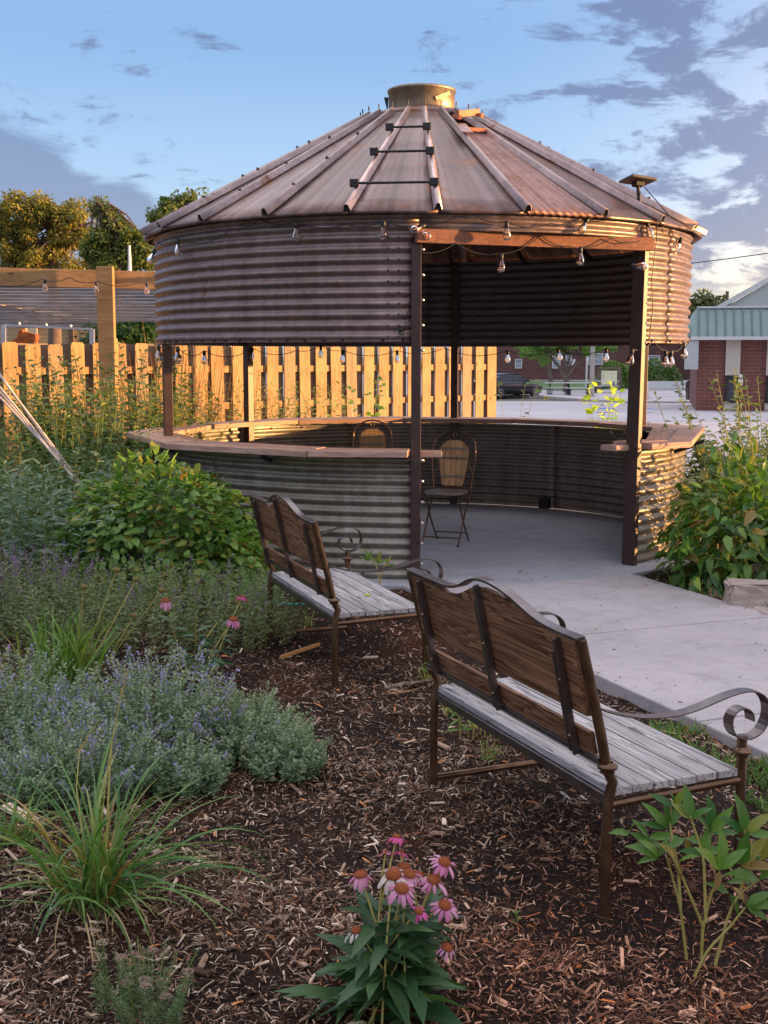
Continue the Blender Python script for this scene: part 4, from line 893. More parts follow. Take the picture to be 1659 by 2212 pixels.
G_dry = leafmat('dry_weed', (.22, .13, .06), (.38, .24, .10), rough=.8)
F_purp = leafmat('petal_catmint', (.22, .19, .45), (.46, .42, .72), .2, .6)
F_viol = leafmat('petal_salvia', (.16, .06, .28), (.30, .16, .42), .2, .6)
F_mint = leafmat('tips_mint', (.26, .33, .22), (.42, .46, .34), .25, .7)
F_pale = leafmat('petal_pale', (.30, .30, .26), (.50, .48, .42), .2, .6)
# left beds ---------------------------------------------------
mound('vine_mound', 'bushy mound of heart shaped bright green vine leaves against the lower wall', 'bush', (-1.60, 8.75), (.72, .56, .90), 5600, (.05, .088), .36, 'ovate', G_vine, 300, seed=3, runners=60, inner=.35, noise_amp=.09)
mound('climbing_vine', 'low spill of vine leaves at the foot of the green mound beside the teal hose', 'bush', (-1.12, 8.45), (.34, .30, .55), 700, (.055, .09), .36, 'ovate', G_vine, 60, seed=11, runners=10, inner=.4)
herb('tall_weeds', 'tall grey green leafy weeds in front of the left fence corner', 'weeds', (-2.5, 8.8), .75, .6, 110, (.75, 1.1), .3, (.09, .15), .22, 24, 'lance', G_blue, sr=(.005, .002), dome=.2)
herb('dense_shrub', 'dark leafy shrub filling the bed left of the bin', 'shrub', (-2.6, 10.6), .95, .7, 200, (.85, 1.45), .35, (.05, .09), .32, 44, 'lance', G_mid, sr=(.006, .002), dome=.25)
herb('sunlit_shrub', 'sunlit golden green shrub with upright shoots in front of the fence by the pergola post', 'shrub', (-2.80, 12.3), .74, .5, 240, (1.25, 1.95), .25, (.07, .12), .42, 34, 'lance', G_lush, sr=(.007, .002), dome=.22)
herb('dark_hedge_plant', 'dark green undergrowth along the far left fence', 'shrub', (-4.3, 12.9), 1.0, .7, 140, (.7, 1.35), .3, (.05, .09), .32, 36, 'lance', G_mid, sr=(.007, .002), dome=.3)
herb('climbing_rose', 'thin climbing canes with sparse dark leaves up the left fence pickets', 'climber', (-4.35, 13.6), .9, .15, 12, (1.5, 1.95), .25, (.05, .08), .34, 22, 'ovate', G_dark, sr=(.006, .002), dome=.0)
herb('dry_weeds', 'dry golden brown weeds rising above the fence beside the pergola', 'weeds', (-2.7, 15.9), .7, .3, 70, (1.7, 2.25), .12, (.03, .05), .12, 26, 'tiny', G_dry, sr=(.005, .002), stem=G_dry, dome=.15)
herb('wispy_weeds', 'wispy dry weeds against the sunlit fence left of the near post', 'weeds', (-1.9, 15.0), .75, .3, 70, (1.1, 1.75), .3, (.05, .09), .2, 22, 'tiny', G_shrub, sr=(.004, .0015), stem=G_dry, dome=.3)
for i, (px, Yd_, hh_, sp) in enumerate([(470, 15.4, 1.45, .35), (650, 15.7, 1.55, .30), (715, 16.2, 1.5, .22), (600, 15.8, 1.35, .2)]):
    q = P(px, 800, Yd_); herb('fence_weed', ['tall weed at the fence seen between the two left posts', 'weed cluster against the fence pickets above the arched chair', 'upright weed right of the weed cluster at the fence', 'short weed left of the cluster at the fence foot'][i], 'weed', (q.x, Yd_), sp, .15, 16+4*(i % 2), (hh_*.75, hh_), .25, (.07, .12), .3, 20, 'lance', G_shrub, group='weeds along the fence', dome=.03, sr=(.004, .0015))
q = P(795, 800, 15.2); herb('fence_vine', 'bright green leafy shoot on the fence above the far counter', 'weed', (q.x, 15.2), .12, .08, 5, (1.45, 1.62), .15, (.10, .14), .4, 13, 'ovate', G_vine, sr=(.005, .002), dome=.1, parts=20)
q = P(1108, 880, 14.6); herb('seedling', 'single leafy seedling rising behind the far counter near the parked car', 'plant', (q.x, 14.6), .04, .03, 3, (1.35, 1.45), .2, (.10, .15), .4, 9, 'ovate', G_mid, dome=0, sr=(.004, .0015), parts=24)
q = P(1303, 880, 14.4); herb('lime_vine', 'lime yellow leafy vine shoot lit by the sun beside the right door post', 'plant', (q.x, 14.4), .10, .06, 7, (1.3, 1.45), .12, (.12, .17), .45, 15, 'ovate', G_lime, dome=.05, sr=(.004, .0015), parts=40)
q = P(1340, 880, 14.5); herb('small_shrub', 'small dark leaved shrub right of the lime vine', 'shrub', (q.x, 14.5), .22, .15, 18, (1.1, 1.35), .3, (.06, .10), .3, 16, 'ovate', G_mid, sr=(.004, .0015))
# right shrubs
herb('willow_shrub', 'loose sunlit shrub with slender upright shoots right of the counter', 'shrub', (3.95, 12.0), 1.15, .85, 200, (.85, 1.42), .5, (.07, .12), .42, 38, 'lance', G_lush, sr=(.006, .002), dome=.35)
herb('willow_shoots', 'tall slender shoots with upturned leaves rising out of the loose shrub', 'shrub', (3.7, 11.4), 1.0, .6, 20, (1.4, 1.78), .25, (.07, .12), .42, 30, 'lance', G_lush, sr=(.006, .002), dome=.1)
herb('willow_shrub', 'lower front half of the loose shrub beside the peony, greener and denser', 'shrub', (3.25, 10.8), .7, .6, 90, (.75, 1.2), .5, (.05, .09), .36, 38, 'lance', G_mid, sr=(.006, .002), dome=.35)
mound('peony_bush', 'large glossy peony bush crowding the right door post and path edge', 'bush', (2.70, 9.0), (.56, .46, .84), 1500, (.10, .165), .40, 'lance', G_peony, 300, seed=21, inner=.5, runners=14, noise_amp=.16)
mound('peony_bush', 'second leafy peony bush behind the stone block at the right edge', 'bush', (3.45, 9.5), (.55, .5, .95), 1300, (.10, .165), .40, 'lance', G_peony, 200, seed=22, inner=.5, runners=14, noise_amp=.16)
# middle-left beds
t, cur, _ = herb('salvia_drift', 'hazy drift of spent salvia with faded violet spikes below the vine mound', 'flowers', (-1.45, 7.35), .95, .62, 380, (.32, .50), .4, (.028, .052), .26, 26, 'tiny', G_sage, sr=(.002, .001), dome=.3, t0=.02)
spikes(t, cur, F_viol, .22, 16, .10, .010, .006)
t, cur, _ = herb('salvia_clump', 'violet tipped salvia at the left edge behind the strap leaved clump', 'flowers', (-2.35, 7.6), .45, .4, 150, (.40, .56), .3, (.028, .05), .26, 24, 'tiny', G_sage, sr=(.002, .001), dome=.3, t0=.02)
spikes(t, cur, F_viol, .6, 20, .12, .012, .007)
blades('strap_leaf_clump', 'fan of upright strap leaves with leaning seed head stalks at the left edge', 'plant', (-1.66, 6.15), 150, (.30, .52), .013, (50, 88), G_iris, parts=90, arch=.55, bias=(.28, 0), spread=.09)
sh = thing('seed_head_stalk', 'bare stalks with round brown seed heads leaning right out of the strap leaves', 'plant', (-1.66, 6.2, 0)); so = Vector((-1.66, 6.2, 0))
for x, y, bx, by in [(252, 1232, 190, 1400), (294, 1252, 215, 1400), (349, 1275, 240, 1420), (181, 1268, 165, 1400), (290, 1330, 230, 1430)]:
    tp = P(x, y, 6.2); bs = P(bx, by, 6.2); MB().tube([so+Vector((random.uniform(-.05, .05), 0, 0))-so, bs-so, tp-so], [.004, .0035, .003], 5).build('stalk', M_stemy, sh)
    MB().lathe([(.0001, .016), (.014, .011), (.019, 0), (.014, -.010), (.0001, -.013)], tp-so, 10).build('seed_head', simple('seed_head', (.16, .12, .03), .9, 0, .4, 200), sh)
# coneflowers
M_conehead = simple('cone_orange', (.33, .085, .02), .8, 0, .6, 350, bump=.6, bscale=300)
F_pink = leafmat('petal_pink', (.55, .16, .36), (.70, .36, .52), .3, .5)
F_pink2 = leafmat('petal_magenta', (.60, .07, .30), (.66, .14, .38), .3, .5)
F_pinkp = leafmat('petal_faded', (.66, .58, .48), (.72, .62, .60), .3, .5)
def cone_mesh():
    m = MB(); m.lathe([(.0001, .62), (.30, .58), (.62, .42), (.88, .18), (1.0, -.05), (.75, -.22), (.0001, -.25)], n=14)
    vs = []; fs = []
    for i in range(90):
        z = 1-1.05*(i+.5)/90*1.0; rr = math.sqrt(max(0, 1-z*z)); a = i*2.399; d = Vector((rr*math.cos(a), rr*math.sin(a), z*.62)); n = d.normalized(); s = n.orthogonal().normalized()*.055; u = n.cross(s).normalized()*.055; k = len(vs)
        vs += [d+s, d+u, d-s, d-u, d+n*.16]; fs += [(k, k+1, k+4), (k+1, k+2, k+4), (k+2, k+3, k+4), (k+3, k, k+4)]
    m.add(vs, fs); return m.mesh('flower', M_conehead)
CONE = cone_mesh(); PETAL = {}
def petal_mesh(mt):
    if mt.name not in PETAL:
        v = []; f = []; pr_ = [(0, .09, 0), (.3, .16, -.02), (.6, .18, -.10), (.85, .15, -.24), (1.0, .05, -.36)]
        for x, h, z in pr_: v += [(x, h, z-.02), (x, 0, z+.02), (x, -h, z-.02)]
        for i in range(4):
            for j in range(2): f.append((i*3+j, i*3+j+1, i*3+j+4, i*3+j+3))
        PETAL[mt.name] = npmesh('petal', v, f, mt, rnd=np.zeros(len(v)), smooth=True)
    return PETAL[mt.name]
def flower(parent, p, r, tilt, mt=F_pink, droopf=.25, npet=13, miss=0, label=None):
    p = Vector(p)-parent.location; o = link('flower', CONE, parent); o.location = p; o.scale = (r, r, r)
    q = Vector(tilt).normalized().to_track_quat('Z', 'Y'); o.rotation_mode = 'QUATERNION'; o.rotation_quaternion = q
    gone = set(random.sample(range(npet), miss+random.choice((0, 0, 1, 2))))
    for i in range(npet):
        if i in gone: continue
        e = link('petal', petal_mesh(mt), o); a = 2*math.pi*i/npet+random.uniform(-.1, .1); L_ = random.uniform(1.25, 2.05); dr = droopf+random.uniform(-.25, .4)
        e.matrix_basis = Matrix.Rotation(a, 4, 'Z') @ Matrix.Translation((.80, 0, -.12)) @ Matrix.Rotation(dr, 4, 'Y') @ Matrix.Diagonal((L_, L_*1.05, L_, 1))
    if label: o['label'] = label
    return p
def coneplant(label, base, fl, nleaf, lspan, stemspread=.05, r=.018, bud=[]):
    t = thing('coneflower_plant', label, 'flowers', base, 0, 'coneflower plants'); cur = []
    for it in fl+bud:
        x, y, Yd_, tl = it[:4]; p = P(x, y, Yd_); b = Vector(base)+Vector((random.uniform(-1, 1)*stemspread, random.uniform(-1, 1)*stemspread, 0)); mid = b.lerp(p, .55)+Vector((random.uniform(-.02, .02), 0, .03))
        pts = [(1-f)**2*b+2*f*(1-f)*mid+f*f*p for f in np.linspace(0, 1, 8)]; cur.append(np.array([tuple(v) for v in pts]))
    stems_mesh(t, cur, .0036, .0024, M_stemy, 'stems', 5)
    for it in fl:
        x, y, Yd_, tl = it[:4]; kw = it[4] if len(it) > 4 else {}; rr = kw.pop('r', r); flower(t, P(x, y, Yd_), rr, tl, **kw)
    n = nleaf; T = []; D = []
    for i in range(n):
        c = cur[i % len(cur)]; f = rng.uniform(.08, .72); k = f*7; j = int(k); T.append(c[j]*(1-k+j)+c[j+1]*(k-j)); a = rng.uniform(0, 6.28); D.append([math.cos(a), math.sin(a), rng.uniform(-.25, .55)])
    T = np.array(T); D = np.array(D); sz = rng.uniform(*lspan, n)*(1.1-.5*(T[:, 2]/max(T[:, 2].max(), .1))); S = np.stack([sz, sz*.55, sz], -1)
    leaves(t, frames(D, np.tile([0, 0, 1.0], (n, 1))+rng.normal(0, .25, (n, 3))), T, S, 'lance', G_cone, min(n, 110))
    return t
fb = P(835, 2225, 2.98)
coneplant('coneflower plant with a dozen pink flowers in the front foreground', (fb.x, fb.y, 0), [
    (857, 1808, 3.06, (.1, .35, 1), dict(mt=F_pink2, r=.012)), (832, 1843, 3.05, (-.3, .6, 1), dict(mt=F_pink, droopf=-.1, r=.010)), (866, 1842, 3.06, (.3, .6, 1), dict(mt=F_pink2, droopf=-.1, r=.010)),
    (850, 1888, 2.98, (-.1, -.45, 1), dict(mt=F_pinkp, r=.021, droopf=.3)), (872, 1872, 3.04, (.1, -.1, 1), dict(r=.016, miss=5)), (884, 1888, 3.0, (.2, -.2, 1), dict(r=.018)), (905, 1890, 3.05, (.3, .2, 1), dict(r=.015, mt=F_pinkp)),
    (779, 1890, 3.0, (-.1, -.1, 1), dict(r=.017, droopf=.7)), (960, 1862, 3.02, (.35, -.35, 1), dict(r=.017)), (937, 1900, 3.0, (.1, -.25, 1), dict(r=.018, droopf=.45)), (868, 1919, 2.94, (.05, -.45, 1), dict(r=.0185)),
    (905, 1968, 2.92, (.1, -.6, 1), dict(mt=F_pink2, r=.011, droopf=0)), (961, 1955, 2.96, (.25, -.4, 1), dict(r=.017)), (769, 2010, 2.95, (-.1, -.1, 1), dict(mt=F_pinkp, r=.015, droopf=.5, npet=9)), (966, 2047, 2.93, (.35, -.2, 1), dict(r=.015, npet=10, droopf=.5))],
    170, (.11, .23), .11)
cb_ = G(425, 1475)
coneplant('coneflower plant with three pink flowers between the catmint and the farther bench', (cb_.x, cb_.y, 0), [
    (357, 1298, cb_.y, (0, -.1, 1), dict(droopf=.75, r=.023)), (504, 1338, cb_.y, (.15, -.1, 1), dict(droopf=.75, r=.023)), (523, 1290, cb_.y+.2, (.2, .5, 1), dict(droopf=.1, r=.016, mt=F_pink2))], 70, (.09, .17), .09, bud=[(424, 1318, cb_.y, (0, 0, 1)), (470, 1345, cb_.y, (0, 0, 1))])
# catmint
for (lab, c_, r_, n_, h_, pf, mf) in [
    ('tallest catmint mound thick with pale lavender flowers in the middle of the left bed', (-.98, 5.12), (.30, .26), 300, (.30, .52), .42, .5),
    ('grey green catmint mound at the left edge of the picture', (-1.62, 5.25), (.34, .32), 260, (.26, .46), .22, .4),
    ('low catmint mound behind the grass clump, nearest the camera', (-1.22, 4.62), (.30, .22), 260, (.20, .38), .30, .5),
    ('pale green catmint mound right of the lavender one with few flowers', (-.60, 5.08), (.22, .22), 240, (.18, .34), .08, .6),
    ('smallest greyish catmint mound spilling furthest right on the mulch', (-.40, 4.86), (.14, .15), 120, (.10, .24), .0, .5),
    ('small catmint tuft under the lavender mound beside the bare mulch', (-.80, 4.66), (.15, .12), 110, (.12, .26), .2, .6)]:
    t, cur, _ = herb('catmint_clump', lab, 'flowers', c_, r_[0], r_[1], n_, h_, .5, (.018, .036), .38, 30, 'tiny', G_cat, sr=(.0018, .001), dome=.6, group='catmint mounds')
    if pf: spikes(t, cur, F_purp, pf, 24, .10, .0105, .008)
    spikes(t, cur, F_mint, mf, 14, .06, .011, .007, name='pale_tips')
# grass clumps
gb = G(205, 1950)
blades('grass_clump', 'arching clump of long green grass blades in the left foreground', 'grass', (gb.x, gb.y), 170, (.26, .70), .0115, (28, 86), G_grass, parts=170, arch=.85, bias=(.55, .05), spread=.045)
g2 = G(20, 1830); blades('grass_clump', 'smaller grass tuft cut by the left edge of the picture', 'grass', (g2.x, g2.y), 60, (.2, .42), .009, (40, 85), G_grass, parts=55, arch=1.0, spread=.04)
straw = leafmat('straw', (.42, .30, .14), (.55, .42, .22), .2, .8)
blades('dead_grass', 'dry straw coloured blades lying flat around the grass clump', 'grass', (gb.x, gb.y), 34, (.18, .45), .006, (2, 45), straw, parts=34, arch=1.3, spread=.05, bias=(.3, -.2))
gp = thing('grass_plume', 'two straw coloured grass plumes standing above the grass clump', 'grass', (gb.x, gb.y, 0))
for pts in ([(195, 1930), (165, 1700), (172, 1620), (215, 1552)], [(200, 1930), (235, 1640), (262, 1500), (278, 1440)]):
    p3 = [P(x, y, gb.y+.1*(i > 1))-gp.location for i, (x, y) in enumerate(pts)]; MB().tube(p3, [.0025, .002, .0018, .001], 5).build('stalk', M_stemy, gp)
    a_, b_ = p3[-2], p3[-1]; vs = []; fs = []
    for i in range(160):
        f = random.random(); c = a_.lerp(b_, f)-(b_-a_)*.15; d = Vector((random.gauss(0, 1), random.gauss(0, 1), random.gauss(0, 1))).normalized()*.007*(1.2-f)+(b_-a_).normalized()*.008; s = d.orthogonal().normalized()*.0015; k = len(vs); vs += [c-s, c+s, c+d]; fs.append((k, k+1, k+2))
    MB().add(vs, fs).build('plume', leafmat('straw', (.42, .30, .14), (.55, .42, .22), .2, .8) if 'straw' not in bpy.data.materials else bpy.data.materials['straw'], gp)
# yarrow in front
yb = P(330, 2230, 2.95)
t, cur, _ = herb('yarrow_plant', 'feathery yarrow with faded pinkish flower heads at the bottom left', 'plant', (yb.x, yb.y), .085, .07, 34, (.10, .24), .35, (.014, .030), .12, 60, 'tiny', G_yarrow, sr=(.002, .0013), dome=.3, up=.6)
def umbel(t, cur, k, col):
    mt = simple('umbel_'+k, col, .9, 0, .4, 200)
    for c in cur[::4]:
        vs = []; fs = []; p = Vector(c[-1])-t.location
        for i in range(60):
            a = random.uniform(0, 6.28); r = .017*math.sqrt(random.random()); q_ = p+Vector((r*math.cos(a), r*math.sin(a), .006-r*r*18+random.uniform(0, .003))); z = random.uniform(.0015, .0028); j = len(vs)
            vs += [q_+Vector((z, 0, 0)), q_+Vector((0, z, 0)), q_+Vector((-z, 0, 0)), q_+Vector((0, -z, 0)), q_+Vector((0, 0, z))]; fs += [(j, j+1, j+4), (j+1, j+2, j+4), (j+2, j+3, j+4), (j+3, j, j+4)]
        MB().add(vs, fs).build('flower_head', mt, t)
umbel(t, cur, 'faded', (.28, .19, .14))
yb2 = P(228, 2200, 3.02); t, cur, _ = herb('yarrow_plant', 'thin yarrow stem left of the larger yarrow at the bottom edge', 'plant', (yb2.x, yb2.y), .03, .03, 7, (.14, .22), .2, (.014, .026), .12, 50, 'tiny', G_yarrow, sr=(.002, .0013)); umbel(t, cur, 'pale', (.30, .26, .16))
yb3 = P(770, 2225, 2.85); t, cur, _ = herb('yarrow_plant', 'pale sedum like heads at the foot of the front coneflowers', 'plant', (yb3.x, yb3.y), .10, .03, 9, (.03, .06), .3, (.014, .026), .3, 24, 'tiny', G_sage, sr=(.002, .0013)); umbel(t, cur, 'cream', (.34, .33, .20))
# sapling at right foreground: branching stems with leaflets
def sapling(label, stems, fans, mt, name='peony_sapling'):
    base = P(*stems[0][0]); t = thing(name, label, 'plant', (base.x, base.y, 0))
    cur = []
    for st in stems: c = np.array([tuple(P(*p)) for p in st]); cur.append(np.array([np.interp(np.linspace(0, 1, 8), np.linspace(0, 1, len(c)), c[:, j]) for j in range(3)]).T)
    stems_mesh(t, cur, .0045, .0028, M_stemy, 'stems', 6)
    T = []; D = []; S = []; U = []
    for (x, y, Yd_, dirs) in fans:
        p = np.array(P(x, y, Yd_))
        for (dx, dz, L_) in dirs: T.append(p); dy = rng.uniform(-.5, .2); v = np.array([dx, dy, dz]); D.append(v); S.append([L_, L_*.72, L_]); U.append([rng.normal(0, .3), -.6, 1])
    leaves(t, frames(np.array(D, float), np.array(U)), np.array(T), np.array(S), 'lance', mt, len(T))
    return t
sapling('young peony with yellow stems and broad leaves in front of the near bench', [
    [(1483, 2072, 3.22), (1470, 1960, 3.22), (1440, 1850, 3.2)], [(1515, 2075, 3.22), (1518, 2000, 3.22), (1545, 1900, 3.22), (1600, 1875, 3.2)], [(1518, 2000, 3.22), (1470, 1885, 3.2), (1440, 1830, 3.15)],
    [(1545, 2085, 3.2), (1575, 1970, 3.2), (1598, 1930, 3.2), (1640, 1900, 3.2)], [(1500, 2110, 3.15), (1530, 2050, 3.15), (1570, 2010, 3.15), (1610, 1960, 3.15)], [(1525, 1990, 3.22), (1520, 1850, 3.25), (1490, 1760, 3.25)], [(1470, 1960, 3.22), (1465, 1870, 3.25), (1445, 1780, 3.3), (1450, 1740, 3.3)], [(1598, 1930, 3.2), (1625, 1830, 3.2), (1600, 1780, 3.2)]],
    [(1440, 1790, 3.3, [(-.7, .9, .10), (-.1, 1, .09), (.5, .8, .09), (-1, .3, .08)]), (1455, 1745, 3.3, [(-.9, .6, .08), (.35, 1, .07), (-.2, 1, .07)]), (1490, 1770, 3.25, [(-.1, 1, .10), (.6, .7, .08), (-.6, .6, .07)]),
     (1535, 1800, 3.25, [(0, 1, .11), (.5, .7, .10), (-.5, .8, .08), (.9, .1, .08)]), (1425, 1850, 3.2, [(-1, .55, .11), (-.8, .9, .09), (-.9, -.05, .07), (.2, .5, .06)]), (1465, 1862, 3.2, [(-.6, .8, .09), (.5, .5, .07), (.1, -.8, .05)]),
     (1360, 1800, 3.3, [(-.8, .25, .07), (.9, -.3, .08), (0, .6, .06)]), (1400, 1810, 3.3, [(-.5, .7, .07), (.8, .1, .09), (.5, -.4, .07)]), (1555, 1880, 3.18, [(-.7, .9, .12), (.1, 1, .12), (.7, .8, .10), (-.2, -.6, .06)]), (1600, 1870, 3.2, [(.7, .8, .11), (.0, 1, .12), (1, .1, .10)]),
     (1610, 1800, 3.2, [(-.2, 1, .12), (.6, .7, .10), (-.7, .5, .08), (1, .0, .09)]), (1640, 1900, 3.2, [(-1, .5, .12), (.5, .6, .1), (-.8, -.1, .09)]), (1610, 1955, 3.15, [(.8, .6, .09), (1, .1, .1), (-.4, .8, .08), (.6, -.3, .07)]), (1645, 1860, 3.25, [(.2, .8, .1), (-.6, .7, .1), (-.9, .2, .08)]),
     (1520, 1845, 3.25, [(-.8, .3, .08), (.8, .4, .08), (.2, .9, .08)]), (1480, 1810, 3.28, [(-.7, -.2, .08), (.8, -.1, .08), (.2, -.7, .07)]), (1575, 1930, 3.2, [(.4, -.7, .08), (-.6, .4, .08)])], G_peony)
sapling('small sprig of pale leaves standing between the farther bench and the lower wall', [[(820, 1262, 8.4), (815, 1225, 8.4), (800, 1205, 8.4)], [(820, 1262, 8.4), (830, 1220, 8.4), (845, 1222, 8.4)]],
    [(797, 1212, 8.4, [(-.3, 1, .10), (.2, 1, .09), (-.8, .5, .08)]), (818, 1218, 8.4, [(.1, 1, .11), (.8, .4, .09), (-.6, .7, .08)]), (835, 1222, 8.4, [(.9, .1, .08), (.3, .8, .08)])], G_vine, 'leafy_sprig')
for i, (x0, y0, lab) in enumerate([(975, 1545, 'small sprout behind the near bench left leg'), (1050, 1640, 'low pale sprout in the mulch under the near bench'), (925, 1480, 'leafy sprout beside the left leg of the near bench'), (668, 1350, 'tiny pale sprout under the farther bench seat')]):
    q = G(x0, y0); herb('sprout', lab, 'plant', (q.x, q.y), .03, .03, 9, (.08, .2 if i in (0, 2) else .12), .5, (.035, .06) if i in (0, 2) else (.03, .05), .16, 6, 'lance', G_vine, stem=M_stemy, group='sprouts in the mulch', sr=(.0025, .0012), parts=30)
herb('sprout', 'taller sprout seen through the back of the near bench', 'plant', (.42, 5.35), .08, .05, 8, (.25, .42), .3, (.06, .09), .2, 7, 'lance', G_vine, stem=M_stemy, group='sprouts in the mulch', sr=(.003, .0015), parts=40)
q = G(1122, 1985); herb('sprout', 'two leaf seedling alone in the mulch left of the sapling', 'plant', (q.x, q.y), .01, .01, 2, (.02, .05), .3, (.025, .04), .3, 3, 'ovate', G_vine, group='sprouts in the mulch', parts=6, sr=(.001, .0008))
# grass tufts
M_turf = G_grass
def turf(name, region, n, Lr, mt, label=None, test=None):
    x = rng.uniform(region[0], region[1], n); y = rng.uniform(region[2], region[3], n)
    if test is not None: k = test(x, y); x, y = x[k], y[k]
    n = len(x); a = rng.uniform(0, 6.28, n); d = np.stack([np.cos(a)*.7, np.sin(a)*.7, np.ones(n)], -1); L_ = rng.uniform(*Lr, n); T = np.stack([x, y, relief(x, y)-.01 if y.max() < 15 else np.array([zg(v) for v in y])], -1)
    tv, tf = [(0, .5, 0), (0, -.5, 0), (.6, -.35, .1), (.6, .35, .1), (1, 0, -.1)], [(0, 1, 2), (0, 2, 3), (3, 2, 4)]
    Vv, Ff = inst(tv, tf, frames(d, rng.normal(0, 1, (n, 3))), T, np.stack([L_, L_*.1, L_], -1)); o = link(name, npmesh(name, Vv, Ff, mt, rnd=np.repeat(rng.uniform(0, 1, n), 5)))
    return tag(o, kind='stuff')
turf('edge_grass', (1.2, 2.6, 4.2, 5.9), 9000, (.03, .09), M_turf, test=lambda x, y: (((x-PL.x)*pn.x+(y-PL.y)*pn.y) < -.02) & (((x-PL.x)*pn.x+(y-PL.y)*pn.y) > -.38) & (np.sin(x*9+y*5)*np.sin(y*7) > -.4) & (y < 5.45))
turf('bank_grass', (2.5, 4.2, 6.0, 9.0), 14000, (.04, .12), M_turf, test=lambda x, y: (((x-PL.x)*pn.x+(y-PL.y)*pn.y) > PW+.12))
# stones
def stone(c, d, rz, label, nme='stone_block'):
    m = MB(); n = 4; vs = []; g = np.random.default_rng(int(abs(c[0]*100))); me = bpy.data.meshes.new(nme); import bmesh; bm = bmesh.new(); bmesh.ops.create_cube(bm, size=1)
    bmesh.ops.bevel(bm, geom=bm.edges[:], offset=.07, segments=2, affect='EDGES'); bmesh.ops.subdivide_edges(bm, edges=bm.edges[:], cuts=2, use_grid_fill=True)
    for v in bm.verts:
        k = Vector(g.normal(0, .010, 3)); v.co = Vector((v.co.x*d[0], v.co.y*d[1], v.co.z*d[2]))+Vector((k.x, k.y, k.z*.4))
    bm.to_mesh(me); bm.free(); me.polygons.foreach_set('use_smooth', [False]*len(me.polygons)); me.materials.append(M_stone); o = link(nme, me); o.location = c; o.rotation_euler = (0, 0, rz); return tag(o, label, 'stone', 'limestone edging blocks')
q = G(1615, 1318); stone((q.x+.07, q.y+.10, .09), (.38, .24, .17), R_(-6), 'pale limestone block with chiselled face lying beside the path')
q = G(1650, 1262); stone((q.x+.14, q.y+.05, .07), (.40, .26, .13), R_(8), 'second limestone block half hidden under peony leaves at the right edge')
q = G(1650, 1330); stone((q.x+.12, q.y+.0, .01), (.36, .26, .06), R_(4), 'flat sunken stone in front of the chiselled block')
# hose, sticks, leaf
def tube_thing(nme, label, cat, pts, r, mt, part='length'):
    t = tag(MB().tube([Vector(p)-Vector(pts[0]) for p in pts], r, 8).build(nme, mt), label, cat); t.location = pts[0]; return t
tube_thing('garden_hose', 'teal garden hose lying on the mulch under the farther bench', 'hose', [G(x, y, .02) for x, y in ((520, 1278), (548, 1293), (585, 1301), (625, 1306), (668, 1305), (700, 1300), (740, 1300))], .012, M_hose)
tube_thing('garden_hose', 'teal hose piece lying along the foot of the lower wall', 'hose', [G(x, y, .03) for x, y in ((540, 1238), (560, 1243), (600, 1245), (640, 1248))], .012, M_hose)
M_stick = simple('fresh_stick', (.48, .25, .09), .7, 0, .2, 30); M_drift = simple('grey_stick', (.25, .19, .14), .8, 0, .3, 30)
a, b = G(606, 1420, .02), G(690, 1391, .02); o = tag(MB().bar(Vector(), b-a, .014, .02).build('wood_stick', M_stick, None, bevel=.002), 'bright orange splinter of wood on the mulch left of the farther bench leg', 'stick'); o.location = a
tube_thing('driftwood_stick', 'grey weathered stick on the mulch left of the near bench', 'stick', [G(830, 1487, .015), G(870, 1478, .02), G(935, 1470, .02)], [.010, .012, .006], M_drift)
tube_thing('driftwood_stick', 'thin pale twig under the grey stick near the near bench', 'stick', [G(825, 1500, .01), G(880, 1494, .015), G(930, 1482, .02)], [.005, .006, .003], M_stick)
tube_thing('fallen_twig', 'white stemmed twig with yellow end under the near bench', 'stick', [G(1212, 1712, .015), G(1230, 1725, .015), G(1253, 1742, .012)], [.006, .004, .004], M_white)
q = G(787, 1286, .405); o = tag(link('fallen_leaf', npmesh('fallen_leaf', np.array(LV['ovate'][0])*np.array([.05, .045, .03]), LT['ovate'][1], leafmat('yellow_leaf', (.55, .5, .03), (.6, .55, .05)), rnd=np.zeros(8))), 'small yellow leaf lying on the farther bench seat', 'leaf'); o.location = q; o.rotation_euler = (.1, 0, .6)
# leaning poles at left
pl = thing('pole_bundle', 'bundle of pale weathered poles leaning at the far left edge', 'poles', (-2.75, 10.0, 0))
for i, (x0, y0, x1, y1) in enumerate([(112, 960, -30, 772), (104, 965, -30, 800), (95, 960, -30, 826), (88, 950, -30, 812), (118, 975, -20, 780)]):
    b, tpp = P(x0, y0, 10.0)-pl.location, P(x1, y1, 10.05+.05*i)-pl.location; b2 = b+(b-tpp).normalized()*1.1
    MB().tube([b2, tpp], .009, 8).build('pole', M_pvc, pl)
